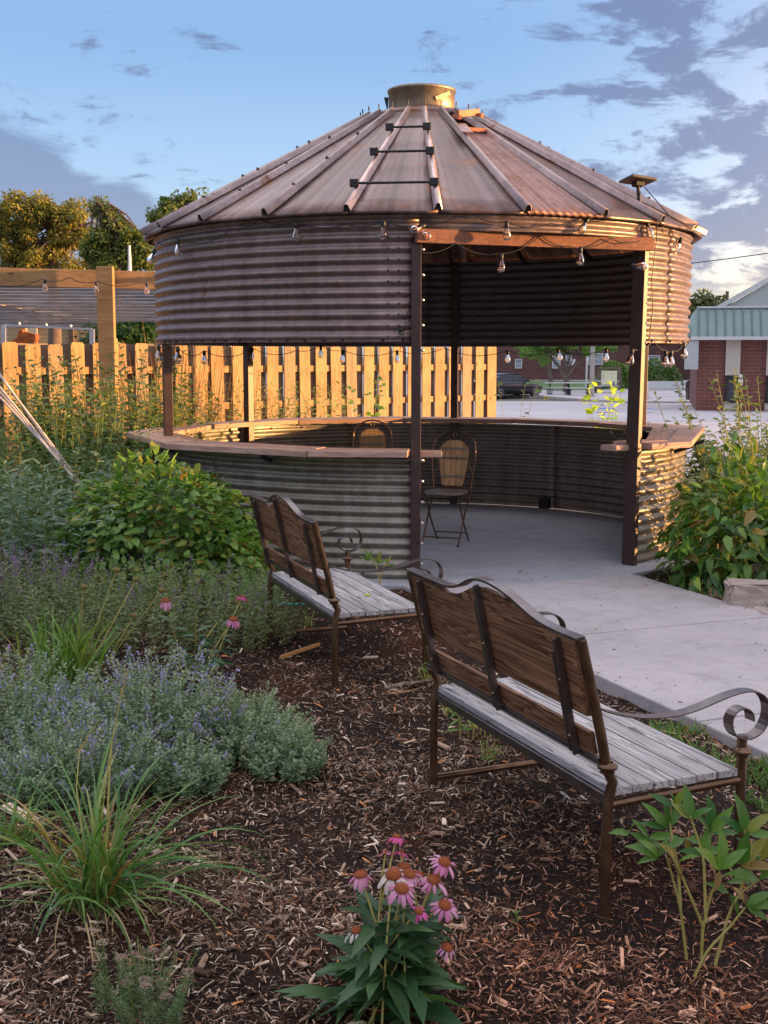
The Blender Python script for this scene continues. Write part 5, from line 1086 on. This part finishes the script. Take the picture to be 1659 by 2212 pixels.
# ------------------------------------------------------------ trees at left
def tree(name, label, c, z0, crown, trunk, nleaf, lsz, mt, bark, clus=60, csz=.5, group=None, shape='tiny', flat=.8, trunk_r=.2):
    t = thing(name, label, 'tree', (c[0], c[1], z0), 0, group); base = np.array([c[0], c[1], z0])
    CC = []
    for (cx, cy, cz, rx, ry, rz_) in crown:
        k = max(3, int(clus*rx*rz_/sum(q[3]*q[5] for q in crown))); d = nz(rng.normal(size=(k, 3))); rr = rng.uniform(.35, 1, k)**.5
        CC.append(np.array([cx, cy, cz])+d*rr[:, None]*np.array([rx, ry, rz_]))
    CC = np.concatenate(CC); ci = rng.integers(0, len(CC), nleaf); cs = rng.uniform(.5, 1.25, len(CC))*csz
    d = nz(rng.normal(size=(nleaf, 3)))*rng.uniform(.3, 1, (nleaf, 1))**.6; T = CC[ci]+d*cs[ci][:, None]*np.array([1, 1, flat])
    dd = d+rng.normal(0, .5, (nleaf, 3))+np.array([0, 0, -.5]); sz = lsz*rng.uniform(.6, 1.4, nleaf); S = np.stack([sz, sz*.8, sz], -1)
    tv, tf = LT[shape]; Vv, Ff = inst(tv, tf, frames(dd, d+np.array([0, 0, .6])+rng.normal(0, .3, (nleaf, 3))), T, S); link('crown', npmesh('crown', Vv, Ff, mt, rnd=np.repeat(rng.uniform(0, 1, nleaf), len(tv))), t)
    m = MB()
    for pts, r0 in trunk: m.tube([Vector(p) for p in pts], [r0*(1-.6*i/(len(pts)-1)) for i in range(len(pts))], 8)
    top_ = Vector(trunk[0][0][-1])
    for i in range(0, len(CC), 2):
        s_ = Vector(random.choice(trunk)[0][-1]); e = Vector(CC[i]); md = s_.lerp(e, .5)+Vector((0, 0, .15)); m.tube([s_, md, e], [trunk_r*.3, trunk_r*.2, trunk_r*.06], 5)
    m.build('trunk', bark, t); return t
def rel(px, py, Y0, c, z0): p = P(px, py, Y0); return (p.x-c.x, p.y-c.y, p.z-z0)
G_tree = leafmat('tree_golden', (0.116, 0.145, 0.029), (0.290, 0.261, 0.051), .3, .6, yellow=(.30, .16, .05))
G_tree2 = leafmat('tree_green', (0.072, 0.123, 0.029), (0.174, 0.203, 0.051), .3, .6)
def crownpx(lst, Y0, c, z0):
    out_ = []
    for (x, y, rx, ry) in lst: p = rel(x, y, Y0, c, z0); k = Y0/F_PX; out_.append((p[0], p[1], p[2], rx*k, max(rx, ry)*k*.9, ry*k))
    return out_
Y0 = 30; c = P(110, 770, Y0); z0 = zg(Y0)
tree('willow_tree', 'broad golden green tree with drooping boughs behind the pergola', (c.x, Y0), z0, crownpx([(30, 480, 60, 50), (120, 450, 50, 34), (95, 490, 60, 50), (180, 490, 40, 48), (20, 550, 60, 30), (110, 560, 90, 26)], Y0, c, z0),
     [([(0, 0, 0), (.1, 0, 1.2), rel(115, 560, Y0, c, z0)], .28), ([rel(115, 560, Y0, c, z0), rel(75, 520, Y0, c, z0), rel(50, 490, Y0, c, z0)], .15), ([rel(115, 560, Y0, c, z0), rel(140, 510, Y0, c, z0), rel(130, 470, Y0, c, z0)], .15), ([rel(115, 560, Y0, c, z0), rel(165, 520, Y0, c, z0), rel(180, 490, Y0, c, z0)], .12)], 24000, .09, G_tree, M_bark, 120, .27, trunk_r=.12)
Y0 = 26; c = P(255, 770, Y0); z0 = zg(Y0)
tree('locust_tree', 'green tree with wispy top twigs between the willow and the bin', (c.x, Y0), z0, crownpx([(250, 515, 45, 38), (215, 540, 40, 34), (300, 545, 45, 34), (245, 560, 70, 22), (242, 470, 12, 26), (210, 450, 9, 20)], Y0, c, z0),
     [([(0, 0, 0), (0, 0, 1.5), rel(255, 560, Y0, c, z0)], .2), ([rel(255, 560, Y0, c, z0), rel(250, 500, Y0, c, z0), rel(235, 440, Y0, c, z0)], .07), ([rel(255, 560, Y0, c, z0), rel(225, 490, Y0, c, z0), rel(208, 435, Y0, c, z0)], .05)], 15000, .085, G_tree2, M_bark, 95, .20, trunk_r=.09)
Y0 = 24; c = P(385, 770, Y0); z0 = zg(Y0)
tree('locust_tree', 'tree top showing just over the left slope of the bin roof', (c.x, Y0), z0, crownpx([(380, 470, 45, 26), (420, 425, 22, 8), (385, 440, 26, 18), (340, 470, 14, 16), (430, 500, 50, 20)], Y0, c, z0),
     [([(0, 0, 0), (0, 0, 1.5), rel(385, 540, Y0, c, z0)], .2), ([rel(385, 540, Y0, c, z0), rel(390, 480, Y0, c, z0), rel(405, 435, Y0, c, z0)], .06)], 3600, .085, G_tree2, M_bark, 50, .15, trunk_r=.07)
q = P(281, 600, 22); tube_thing('white_mast', 'slim white mast rising behind the pergola beam', 'mast', [Vector((q.x, 22, 2.9)), Vector((q.x, 22, P(281, 560, 22).z)), Vector((q.x, 22, P(279, 530, 22).z))], [.035, .03, .02], M_white)
Y0 = 24; c = P(275, 740, Y0); z0 = zg(Y0); tree('dark_tree', 'dark low tree under the pergola behind the metal frame', (c.x, Y0), z0, crownpx([(270, 725, 60, 22), (240, 735, 35, 14)], Y0, c, z0), [([(0, 0, 0), (0, 0, .9), rel(270, 730, Y0, c, z0)], .12)], 7000, .1, G_dark, M_bark, 40, .35)
# ------------------------------------------------------------ far right: street, buildings, car
M_brickf = brick('dark_brick', (.13, .055, .045), (.09, .045, .04), (.16, .13, .12), 2.2)
M_brickr = brick('red_brick', (.20, .07, .055), (.15, .055, .045), (.22, .17, .16), 2.0)
M_green = simple('mint_metal_roof', (.19, .27, .25), .5, .1, .12, 1.5)
M_seam = simple('mint_seam', (.09, .16, .155), .6)
M_gable = simple('mint_siding', (.42, .47, .46), .6, 0, .06, 1)
M_trim = simple('pale_trim', (.55, .58, .58), .6, 0, .06)
M_cream = simple('cream_panel', (.50, .47, .40), .7, 0, .08, 1)
ZF = zg(70)
curb = [G(1030, 857, ZF), G(1164, 858.5, ZF), G(1230, 864, ZF), G(1288, 868, ZF), G(1360, 872, ZF), G(1480, 872, ZF), G(1800, 872, ZF)]
cur_pts = [(p.x, p.y) for p in curb]
tag(MB().prism(cur_pts+[(140, 60), (140, 160), (-40, 160), (-40, 72)], ZF-.4, ZF+.12).build('sidewalk', M_street), kind='structure')
M_curb = simple('curb_concrete', (.40, .37, .33), .8, 0, .15, 3); M_yel = simple('yellow_paint', (.5, .38, .05), .7, 0, .3, 8)
kb = MB()
for a, b in zip(cur_pts, cur_pts[1:]): kb.bar((a[0], a[1]-.1, ZF+.04), (b[0], b[1]-.1, ZF+.04), .2, .17)
kerb = tag(kb.build('kerb', M_curb), kind='structure')
for px in (1182, 1262):
    y_ = np.interp(px, [1164, 1230, 1288], [858.5, 864, 868]); q = G(px, y_, ZF); a, b = q+Vector((-.25, -.26, .04)), q+Vector((.3, -.29, .04)); MB().bar(a, b, .17, .18).build('yellow_mark', M_yel, kerb)
lawn_poly = [G(1060, 841, ZF), G(1165, 845, ZF), G(1200, 848, ZF), G(1290, 846, ZF), G(1345, 843, ZF), G(1345, 826, ZF), G(1060, 824, ZF)]
sheet('lawn', M_lawn, [(p.x, p.y, ZF+.14) for p in lawn_poly])
# brick building far
bp = G(1200, 823, ZF); BY = bp.y
bb = thing('brown_brick_building', 'long dark brown brick building with white framed windows beyond the lawn', 'building', (bp.x, BY, ZF))
k = BY/F_PX
x0 = (1020-829.5)*k-bp.x; x1 = (1640-829.5)*k-bp.x
MB().box(((x0+x1)/2, 4, 3.2), (x1-x0, 8, 6.4)).build('wall', M_brickf, bb); MB().box(((x0+x1)/2, 4, 6.5), (x1-x0+.5, 8.5, .3)).build('roof', M_slat, bb)
M_pale = simple('pale_pane', (.25, .32, .36), .15, 0, .15, 1)
for (xa, xb, ya, yb_) in [(1113, 1127, 776, 795), (1193, 1210, 770, 795), (1222, 1234, 766, 790), (1270, 1302, 764, 787), (1400, 1425, 768, 792)]:
    pa, pb = P(xa, yb_, BY), P(xb, ya, BY); window(bb, ((pa.x+pb.x)/2-bp.x, -.02, (pa.z+pb.z)/2-ZF), pb.x-pa.x, pb.z-pa.z, 0, M_white, M_pale)
pa = P(1237, 782, BY); MB().box((pa.x-bp.x, -.1, pa.z-ZF), (.5, .2, .6)).build('meter_box', M_trim, bb)
# right building with mint roof
RY = 52; rpz = zg(RY); ro = P(1503, 800, RY)
rb = thing('mint_roof_building', 'red brick building with mint green standing seam mansard roof and cream panels', 'building', (ro.x, RY, rpz))
ux = Vector((1, -.22, 0)).normalized(); BL = 16.0; rrot = math.atan2(ux.y, ux.x); rb.rotation_euler = (0, 0, rrot)
ze = P(1482, 728, RY).z-rpz; zt = P(1503, 664, RY).z-rpz
xL = (P(1482, 728, RY).x-ro.x)
MB().box((BL/2, 5, ze/2), (BL-.1, 9.9, ze)).build('wall', M_brickr, rb)
MB().add([(xL, -.5, ze), (BL, -.5, ze), (BL, .55, zt), (0, .55, zt), (xL, 10, ze), (0, 9.5, zt), (BL, 9.5, zt), (BL, 10, ze)], [(0, 1, 2, 3), (0, 3, 5, 4), (3, 2, 6, 5), (4, 5, 6, 7), (0, 4, 7, 1)]).build('roof', M_green, rb)
MB().box((BL/2, -.52, ze-.06), (BL-xL+.1, .08, .14)).build('gutter', M_trim, rb)
for i in range(46):
    x = xL+.15+i*.36
    if x > BL-.3: break
    f = (x-xL)/(0-xL) if x < 0 else 1; f = max(.04, min(1, f))
    MB().bar((x, -.53, ze+.01), (x, -.53+1.05*f, ze+.02+(zt-ze)*f), .06, .08).build('roof_seam', M_seam, rb)
MB().bar((0, .5, zt+.02), (BL, .5, zt+.02), .1, .08).build('roof_cap', M_trim, rb)
gz0 = P(1560, 655, RY+3); 
gx = .9; apx = 9.5; gh = 5.0
MB().add([(gx, 3.0, zt-.1), (2*apx-gx, 3.0, zt-.1), (apx, 3.0, zt+gh), (gx, 9, zt-.1), (2*apx-gx, 9, zt-.1), (apx, 9, zt+gh)], [(0, 1, 2), (5, 4, 3), (0, 2, 5, 3), (1, 4, 5, 2)]).build('gable', M_gable, rb)
MB().bar((gx-.3, 2.9, zt-.12), (apx, 2.9, zt+gh+.02), .16, .20, up=(0, 0, 1)).build('fascia', M_trim, rb)
xa = .0
for (a, b, kk) in [(-.02, .55, 'pane'), (1.2, 1.8, 'strip'), (2.85, 3.5, 'strip'), (4.6, 5.2, 'strip'), (7.2, 8.0, 'strip')]:
    if kk == 'strip':
        MB().box(((a+b)/2, -.03, ze-.85), (b-a, .08, 1.5)).build('panel', M_cream, rb)
        window(rb, ((a+b)/2, -.05, (ze-1.6)/2+.15), b-a-.1, ze-2.0, 0, M_black, M_glassdark, 0); MB().box(((a+b)/2, -.02, .15), (b-a, .08, .3)).build('panel', M_cream, rb)
    else: MB().box((-.2, -.2, ze-.75), (.55, .5, 1.2)).build('panel', M_gable, rb)
# far trees right
Y0 = 120; c = P(1530, 770, Y0); z0 = ZF; G_far = leafmat('far_tree', (0.087, 0.123, 0.043), (0.174, 0.189, 0.065), .2, .7)
tree('round_tree', 'rounded tree crown behind the mint roof building', (c.x, Y0), z0, crownpx([(1520, 680, 48, 40), (1500, 700, 36, 40), (1550, 690, 30, 36)], Y0, c, z0), [([(0, 0, 0), (0, 0, 2), rel(1525, 720, Y0, c, z0)], .5)], 9000, .55, G_far, M_bark, 60, .9)
q = P(1571, 640, 90)
pt = P(1571, 629, 90); up_ = thing('utility_pole', 'wooden utility pole top above the gable at the right edge', 'pole', (pt.x, 90, ZF)); MB().tube([(0, 0, 0), (0, 0, pt.z-ZF)], [.16, .12], 8).build('pole', M_bark, up_)
MB().bar((-.9, 0, pt.z-ZF-.9), (.9, 0, pt.z-ZF-.9), .1, .1).build('crossarm', M_bark, up_)
tube_thing('power_line', 'single overhead wire crossing the sky right of the roof', 'wire', [P(1380, 580, 60), P(1490, 569, 60), P(1580, 558, 60), P(1800, 527, 60)], .022, M_black)
# street tree with forked trunk
Y0 = G(1223, 850, ZF).y; c = P(1223, 850, Y0); z0 = ZF+.1
tree('street_tree', 'forked grey trunk street tree with bright green foliage seen under the wall band', (c.x, Y0), z0, crownpx([(1150, 757, 26, 12), (1185, 752, 30, 12), (1225, 742, 60, 16), (1275, 752, 34, 14), (1140, 745, 34, 14), (1176, 775, 12, 10), (1300, 742, 40, 14), (1210, 715, 70, 30)], Y0, c, z0),
     [([(0, 0, 0), (.02, 0, .9), rel(1221, 815, Y0, c, z0)], .27), ([rel(1221, 818, Y0, c, z0), rel(1210, 795, Y0, c, z0), rel(1185, 765, Y0, c, z0)], .16), ([rel(1221, 818, Y0, c, z0), rel(1222, 790, Y0, c, z0), rel(1215, 750, Y0, c, z0)], .16), ([rel(1221, 818, Y0, c, z0), rel(1235, 800, Y0, c, z0), rel(1255, 765, Y0, c, z0)], .15), ([rel(1222, 800, Y0, c, z0), rel(1230, 775, Y0, c, z0), rel(1238, 750, Y0, c, z0)], .12)], 9000, .17, leafmat('tree_bright', (0.087, 0.203, 0.043), (0.232, 0.406, 0.087), .35), M_barkg, 100, .38)
Y1 = G(1192, 832, ZF).y; c = P(1192, 832, Y1); tree('street_tree', 'second leaning slim trunk on the lawn left of the forked tree', (c.x, Y1), ZF, crownpx([(1185, 738, 50, 16), (1160, 735, 30, 12)], Y1, c, ZF), [([(0, 0, 0), rel(1186, 800, Y1, c, ZF), rel(1182, 760, Y1, c, ZF)], .22)], 2500, .25, G_dark, M_barkg, 30, .6)
# hedge
def hedge(label, xa, xb, ya, yb_, Yd_, mt):
    a, b = P(xa, yb_, Yd_), P(xb, ya, Yd_); cx = (a.x+b.x)/2; return mound('hedge', label, 'hedge', (cx, Yd_), ((b.x-a.x)/2, 1.3, b.z-ZF), 5200, (.12, .2), .4, 'ovate', mt, 0, seed=int(xa), inner=.3, z0=ZF, noise_amp=.07)
hedge('rounded bright green hedge behind the lit sign', 1285, 1375, 785, 850, 92, leafmat('hedge_bright', (0.087, 0.174, 0.043), (0.189, 0.290, 0.072)))
hedge('darker hedge between the two right posts and the brick building', 1372, 1475, 782, 862, 88, G_mid)
q = G(1632, 868, ZF); herb('hedge', 'low dark shrub at the foot of the mint roof building', 'hedge', (q.x+.3, 50), .8, .5, 60, (.4, .7), .3, (.08, .14), .3, 20, 'lance', G_dark, z0=zg(50))
# sign
q = G(1316, 846, ZF); sg = thing('lit_sign', 'pale yellow sign panel with teal emblem in a grey frame beside the hedge', 'sign', (q.x, q.y, ZF)); Ys = q.y
def sp(x, y): p = P(x, y, Ys); return Vector((p.x-q.x, 0, p.z-ZF))
a, b = sp(1292, 845), sp(1342, 797)
MB().bar((a.x+.12, .1, -.1), (a.x+.12, .1, b.z), .25, .24, up=(0, 1, 0)).build('sign_post', M_barkg, sg); MB().bar((b.x-.12, .1, -.1), (b.x-.12, .1, b.z), .25, .24, up=(0, 1, 0)).build('sign_post', M_barkg, sg); MB().bar((a.x, .1, b.z+.06), (b.x, .1, b.z+.06), .3, .12).build('sign_cap', M_barkg, sg)
a, b = sp(1298.5, 831), sp(1333, 801); M_signp = simple('sign_panel', (.80, .80, .55), .5, 0, .03)
pn_ = MB().box(((a.x+b.x)/2, 0, (a.z+b.z)/2), (b.x-a.x, .06, b.z-a.z)).build('panel', M_signp, sg); M_teal = simple('sign_teal', (.05, .30, .30), .5, 0, .1); M_ol = simple('sign_olive', (.52, .52, .25), .5, 0, .1)
for (x, y, w_, h_) in [(1301.8, 805.3, 1.6, 2.2), (1304.6, 806.2, 1.6, 1.6), (1302, 810, 2.0, 1.6), (1305, 811, 2.2, 1.6), (1303, 814.2, 2.4, 1.6), (1304.6, 817, 1.4, 2.2), (1302, 818.6, 1.6, 1.2)]:
    p = sp(x, y); MB().lathe([(.0001, .0), (.5, .0), (.5, -.012), (.0001, -.012)], (p.x, -.045, p.z), 10, Matrix.Rotation(R_(90), 3, 'X') @ Matrix.Diagonal((w_*Ys/F_PX, h_*Ys/F_PX, 1))).build('emblem_mark', M_teal, pn_)
for (x, y, w_) in [(1319, 807, 19), (1316, 812.5, 12), (1320, 823, 20), (1318, 826, 16)]:
    p = sp(x, y); MB().box((p.x, -.036, p.z), (w_*Ys/F_PX, .008, .9*Ys/F_PX)).build('text_line', M_ol, pn_)
# lamp poles
q = G(1278, 862, ZF); lp = thing('concrete_pole', 'thick pale concrete pole standing at the kerb', 'pole', (q.x, q.y, ZF)); MB().tube([(0, 0, 0), (0, 0, 6.0)], [.15, .12], 12).build('shaft', M_curb, lp); MB().lathe([(.22, 0), (.22, .15), (.15, .2)], n=12).build('base', M_curb, lp); MB().box((.35, 0, 6.0), (.9, .25, .15)).build('lamp_head', M_black, lp)
q = G(1266.5, 840, ZF); lp = thing('white_pole', 'slim white flagpole left of the concrete pole', 'pole', (q.x, q.y, ZF)); MB().tube([(0, 0, 0), (0, 0, 6.5)], [.08, .06], 10).build('shaft', M_white, lp); MB().lathe([(.14, 0), (.14, .08), (.08, .1)], n=10).build('base', M_white, lp)
# picnic tables
def picnic(label, px, py, sc_=1.0, rz=0):
    q = G(px, py, ZF); t = thing('picnic_table', label, 'table', (q.x, q.y, ZF+.12), rz, 'outdoor picnic tables'); t.scale = (sc_,)*3
    MB().box((0, 0, .76), (1.8, .75, .05)).build('table_top', M_trim, t, bevel=.01)
    for s in (-1, 1): MB().box((0, s*.68, .45), (1.8, .26, .04)).build('bench_seat', M_trim, t, bevel=.01)
    for x in (-.6, .6):
        MB().tube([(x, -.68, .43), (x, -.68, .12), (x, -.5, .03), (x, .5, .03), (x, .68, .12), (x, .68, .43)], .03, 6).build('leg_frame', M_black, t); MB().tube([(x, -.2, .03), (x, -.2, .74)], .03, 6).build('upright', M_black, t); MB().tube([(x, .2, .03), (x, .2, .74)], .03, 6).build('upright', M_black, t)
    return t
picnic('grey picnic table with black tube legs right of the forked tree', 1249, 858); picnic('grey picnic table partly behind the forked trunk', 1206, 856, .95, .1); picnic('grey picnic table between the concrete pole and the sign', 1306, 852, 1.0, -.1)
# benches far right and signs
def far_bench(label, px, py, w_, mt, arch, rz=0):
    q = G(px, py, ZF); t = thing('street_bench', label, 'bench', (q.x, q.y, ZF+.1), rz)
    n = 14; top_ = [(-w_/2+w_*i/n, .95+(arch*math.sqrt(max(0, 1-(2*i/n-1)**2)))) for i in range(n+1)]; poly = [(-w_/2, .5)]+top_+[(w_/2, .5)]; m = len(poly)
    MB().add([(x, .25, z) for x, z in poly]+[(x, .30, z) for x, z in poly], [tuple(range(m)), tuple(reversed(range(m, 2*m)))]+[(i, m+i, m+(i+1) % m, (i+1) % m) for i in range(m)]).build('backrest', mt, t)
    MB().box((0, 0, .45), (w_, .5, .06)).build('seat', mt, t)
    for s in (-1, 1): MB().box((s*(w_/2-.08), 0, .35), (.1, .55, .7)).build('leg', mt, t)
    return t
M_brown = simple('brown_bench', (.05, .03, .03), .6); far_bench('dark brown street bench with arched back and a small white plaque', 1519, 868, 1.9, M_brown, .22)
q = G(1519, 868, ZF)
far_bench('grey plank bench with white end seen between the right posts', 1425, 862, 2.6, M_trim, 0.0)
q = G(1387, 866, ZF); wt = thing('white_container', 'white rounded container beside the grey plank bench', 'bin', (q.x, q.y, ZF+.1)); MB().lathe([(.30, 0), (.36, .05), (.40, .9), (.36, 1.0), (.0001, 1.02)], n=16).build('body', M_white, wt); MB().lathe([(.42, .88), (.43, .92), (.42, .96)], n=16).build('rim', M_white, wt)
q = P(1597, 880, 47); z_ = zg(47); ps = thing('parking_sign', 'small white parking signs on a thin post in front of the mint roof building', 'sign', (q.x, 47, z_))
MB().tube([(0, 0, 0), (0, 0, P(1597, 818, 47).z-z_)], .025, 6).build('post', M_black, ps)
for ya, yb_, w_ in ((808, 816, 6), (818, 832, 10)):
    a = P(1597, (ya+yb_)/2, 47); MB().box((0, -.03, a.z-z_), (w_*47/F_PX, .02, (yb_-ya)*47/F_PX-.02)).build('plate', M_white, ps)
q = P(1505, 880, 55)
ub = G(1548, 862, zg(60)); um = thing('litter_bin', 'pale grey litter bin right of the arched bench', 'bin', (ub.x, ub.y, zg(60))); MB().lathe([(.28, 0), (.30, .05), (.30, .95), (.36, 1.0), (.36, 1.06), (.2, 1.1), (.0001, 1.1)], n=14).build('body', M_trim, um); MB().lathe([(.31, .5), (.315, .55), (.31, .6)], n=14).build('band', M_black, um)
# blue things on the street
for px, lab in ((1305, 'crumpled bright blue tarp piece on the street left of the right posts'), (1390, 'second blue tarp piece on the street between the right posts')):
    q = G(px, 884, zg(42)); vs = []; fs = []
    for j in range(7):
        for i in range(9): vs.append(((i-4)*.085, (j-3)*.11, .015+.05*abs(math.sin(i*1.7+j*2.3+px))*(1-abs(i-4)/4.5)))
    fs = [(j*9+i, j*9+i+1, (j+1)*9+i+1, (j+1)*9+i) for j in range(6) for i in range(8)]; o = tag(MB().add(vs, fs).build('blue_tarp', M_blue, None, solid=.01), lab, 'tarp'); o.location = q+Vector((0, 0, .0))
# ------------------------------------------------------------ parked car
def carbody():
    q = G(1129, 860, ZF); t = thing('parked_car', 'dark navy sedan parked at the kerb right of the fence end', 'car', (q.x-.75, q.y+1.2, ZF-.0), R_(35)); Mp = simple('navy_paint', (.012, .014, .028), .22, .3, .1, 2, spec=.8)
    st = [(-2.25, .62, .30, .92, .98), (-2.18, .80, .24, 1.00, 1.06), (-1.7, .87, .22, 1.02, 1.10), (-1.0, .89, .20, .98, 1.02), (0, .90, .20, .95, .98), (.9, .89, .20, .94, .97), (1.5, .86, .22, .82, .88), (2.05, .76, .26, .70, .76), (2.27, .55, .32, .60, .64)]
    vs = []; fs = []
    for x, hw, zb, zs_, zt_ in st: vs += [(x, -hw*.92, zb), (x, -hw, zb+.18), (x, -hw, zs_-.12), (x, -hw*.93, zs_), (x, 0, zt_), (x, hw*.93, zs_), (x, hw, zs_-.12), (x, hw, zb+.18), (x, hw*.92, zb)]
    for i in range(len(st)-1):
        for j in range(8): fs.append((i*9+j, i*9+j+1, (i+1)*9+j+1, (i+1)*9+j))
        fs.append((i*9+8, i*9, (i+1)*9, (i+1)*9+8))
    fs += [tuple(range(9)), tuple(reversed(range(len(vs)-9, len(vs))))]
    b = MB().add(vs, fs, True).build('body', Mp, t); 
    gh = [(-2.0, .60, 1.06, 1.07), (-1.25, .66, 1.02, 1.38), (-.3, .68, .98, 1.45), (.3, .67, .97, 1.42), (1.25, .70, .93, .95)]
    vs = []; fs = []
    for x, hw, zb, zt_ in gh: vs += [(x, -.80, zb-.03), (x, -hw*(1 if zt_ > 1.2 else 1.1), zt_-.05), (x, -hw*.7, zt_), (x, hw*.7, zt_), (x, hw*(1 if zt_ > 1.2 else 1.1), zt_-.05), (x, .80, zb-.03)]
    for i in range(4):
        for j in range(5): fs.append((i*6+j, i*6+j+1, (i+1)*6+j+1, (i+1)*6+j))
    MB().add(vs, fs, False).build('cabin', M_glassdark, t)
    MB().add([(-1.28, -.50, 1.405), (-.3, -.52, 1.475), (.35, -.50, 1.445), (.35, .50, 1.445), (-.3, .52, 1.475), (-1.28, .50, 1.405)], [(0, 1, 4, 5), (1, 2, 3, 4)]).build('roof', Mp, t, solid=.03)
    for s in (-1, 1):
        for pp in ([(-2.0, s*.72, 1.06), (-1.27, s*.63, 1.38), (-.3, s*.66, 1.45), (.32, s*.65, 1.42), (1.22, s*.76, .96)], [(-.32, s*.78, 1.0), (-.30, s*.68, 1.43)]): MB().tube(pp, .025, 5).build('pillar', Mp, t)
        MB().box((.75, s*.96, 1.03), (.14, .2, .12)).build('mirror', Mp, t, bevel=.02)
        MB().box((-.05, s*.915, .80), (.16, .03, .03)).build('door_handle', M_bolt, t)
        MB().box((-2.16, s*.62, .88), (.16, .40, .16)).build('tail_light', simple('tail_red', (.5, .02, .015), .25, 0, .1, spec=.8), t, bevel=.02); MB().box((2.12, s*.55, .62), (.2, .34, .12)).build('headlight', M_glass, t, bevel=.02)
        for x in (-1.38, 1.40):
            Rx = Matrix.Rotation(R_(90), 3, 'X'); wv_ = MB().lathe([(.20, -.11), (.30, -.105), (.325, -.08), (.325, .08), (.30, .105), (.20, .11)], (x, s*.82, .325), 24, Rx).build('wheel', M_black, t)
            rm = MB().lathe([(.0001, .105), (.04, .11), (.05, .10)], (x, s*.83, .325), 12, Rx @ Matrix.Diagonal((1, 1, -s)))
            for k_ in range(9):
                a = k_*2*math.pi/9; rm.bar((x, s*.92, .325), (x+.2*math.cos(a), s*.92, .325+.2*math.sin(a)), .02, .03, up=(0, 1, 0))
            rm.tube([(x+.205*math.cos(a), s*.92, .325+.205*math.sin(a)) for a in np.linspace(0, 6.283, 25)], .018, 5, cap=False); rm.build('rim', M_bolt, wv_)
    MB().box((-2.27, 0, .50), (.06, 1.5, .22)).build('bumper', Mp, t, bevel=.02); MB().box((-2.265, 0, .80), (.02, .34, .12)).build('number_plate', M_white, t)
carbody()
# ------------------------------------------------------------ unseen sun blockers added off to the right to shade the street and garden
fg = thing('street_sun_blocker', 'large brick block out of view far to the right, added to shade the street', 'building', (62, 95, ZF)); MB().box((8, 0, 5), (16, 115, 10)).build('wall', M_brickr, fg); MB().box((8, 0, 10.2), (16.6, 116, .4)).build('roof', M_slat, fg)
ng = thing('garden_sun_blocker', 'long low brick block out of view to the right, added to shade the foreground', 'building', (24, -6, 0)); MB().box((4, 0, 1.15), (8, 27, 2.3)).build('wall', M_brickr, ng); MB().box((4, 0, 2.38), (8.4, 27.4, .16)).build('roof', M_slat, ng)
for y in (-8, 0, 8): window(ng, (-.02, y, 1.3), 1.2, 1.0, R_(-90))  # windows on the added, unseen garden sun blocker
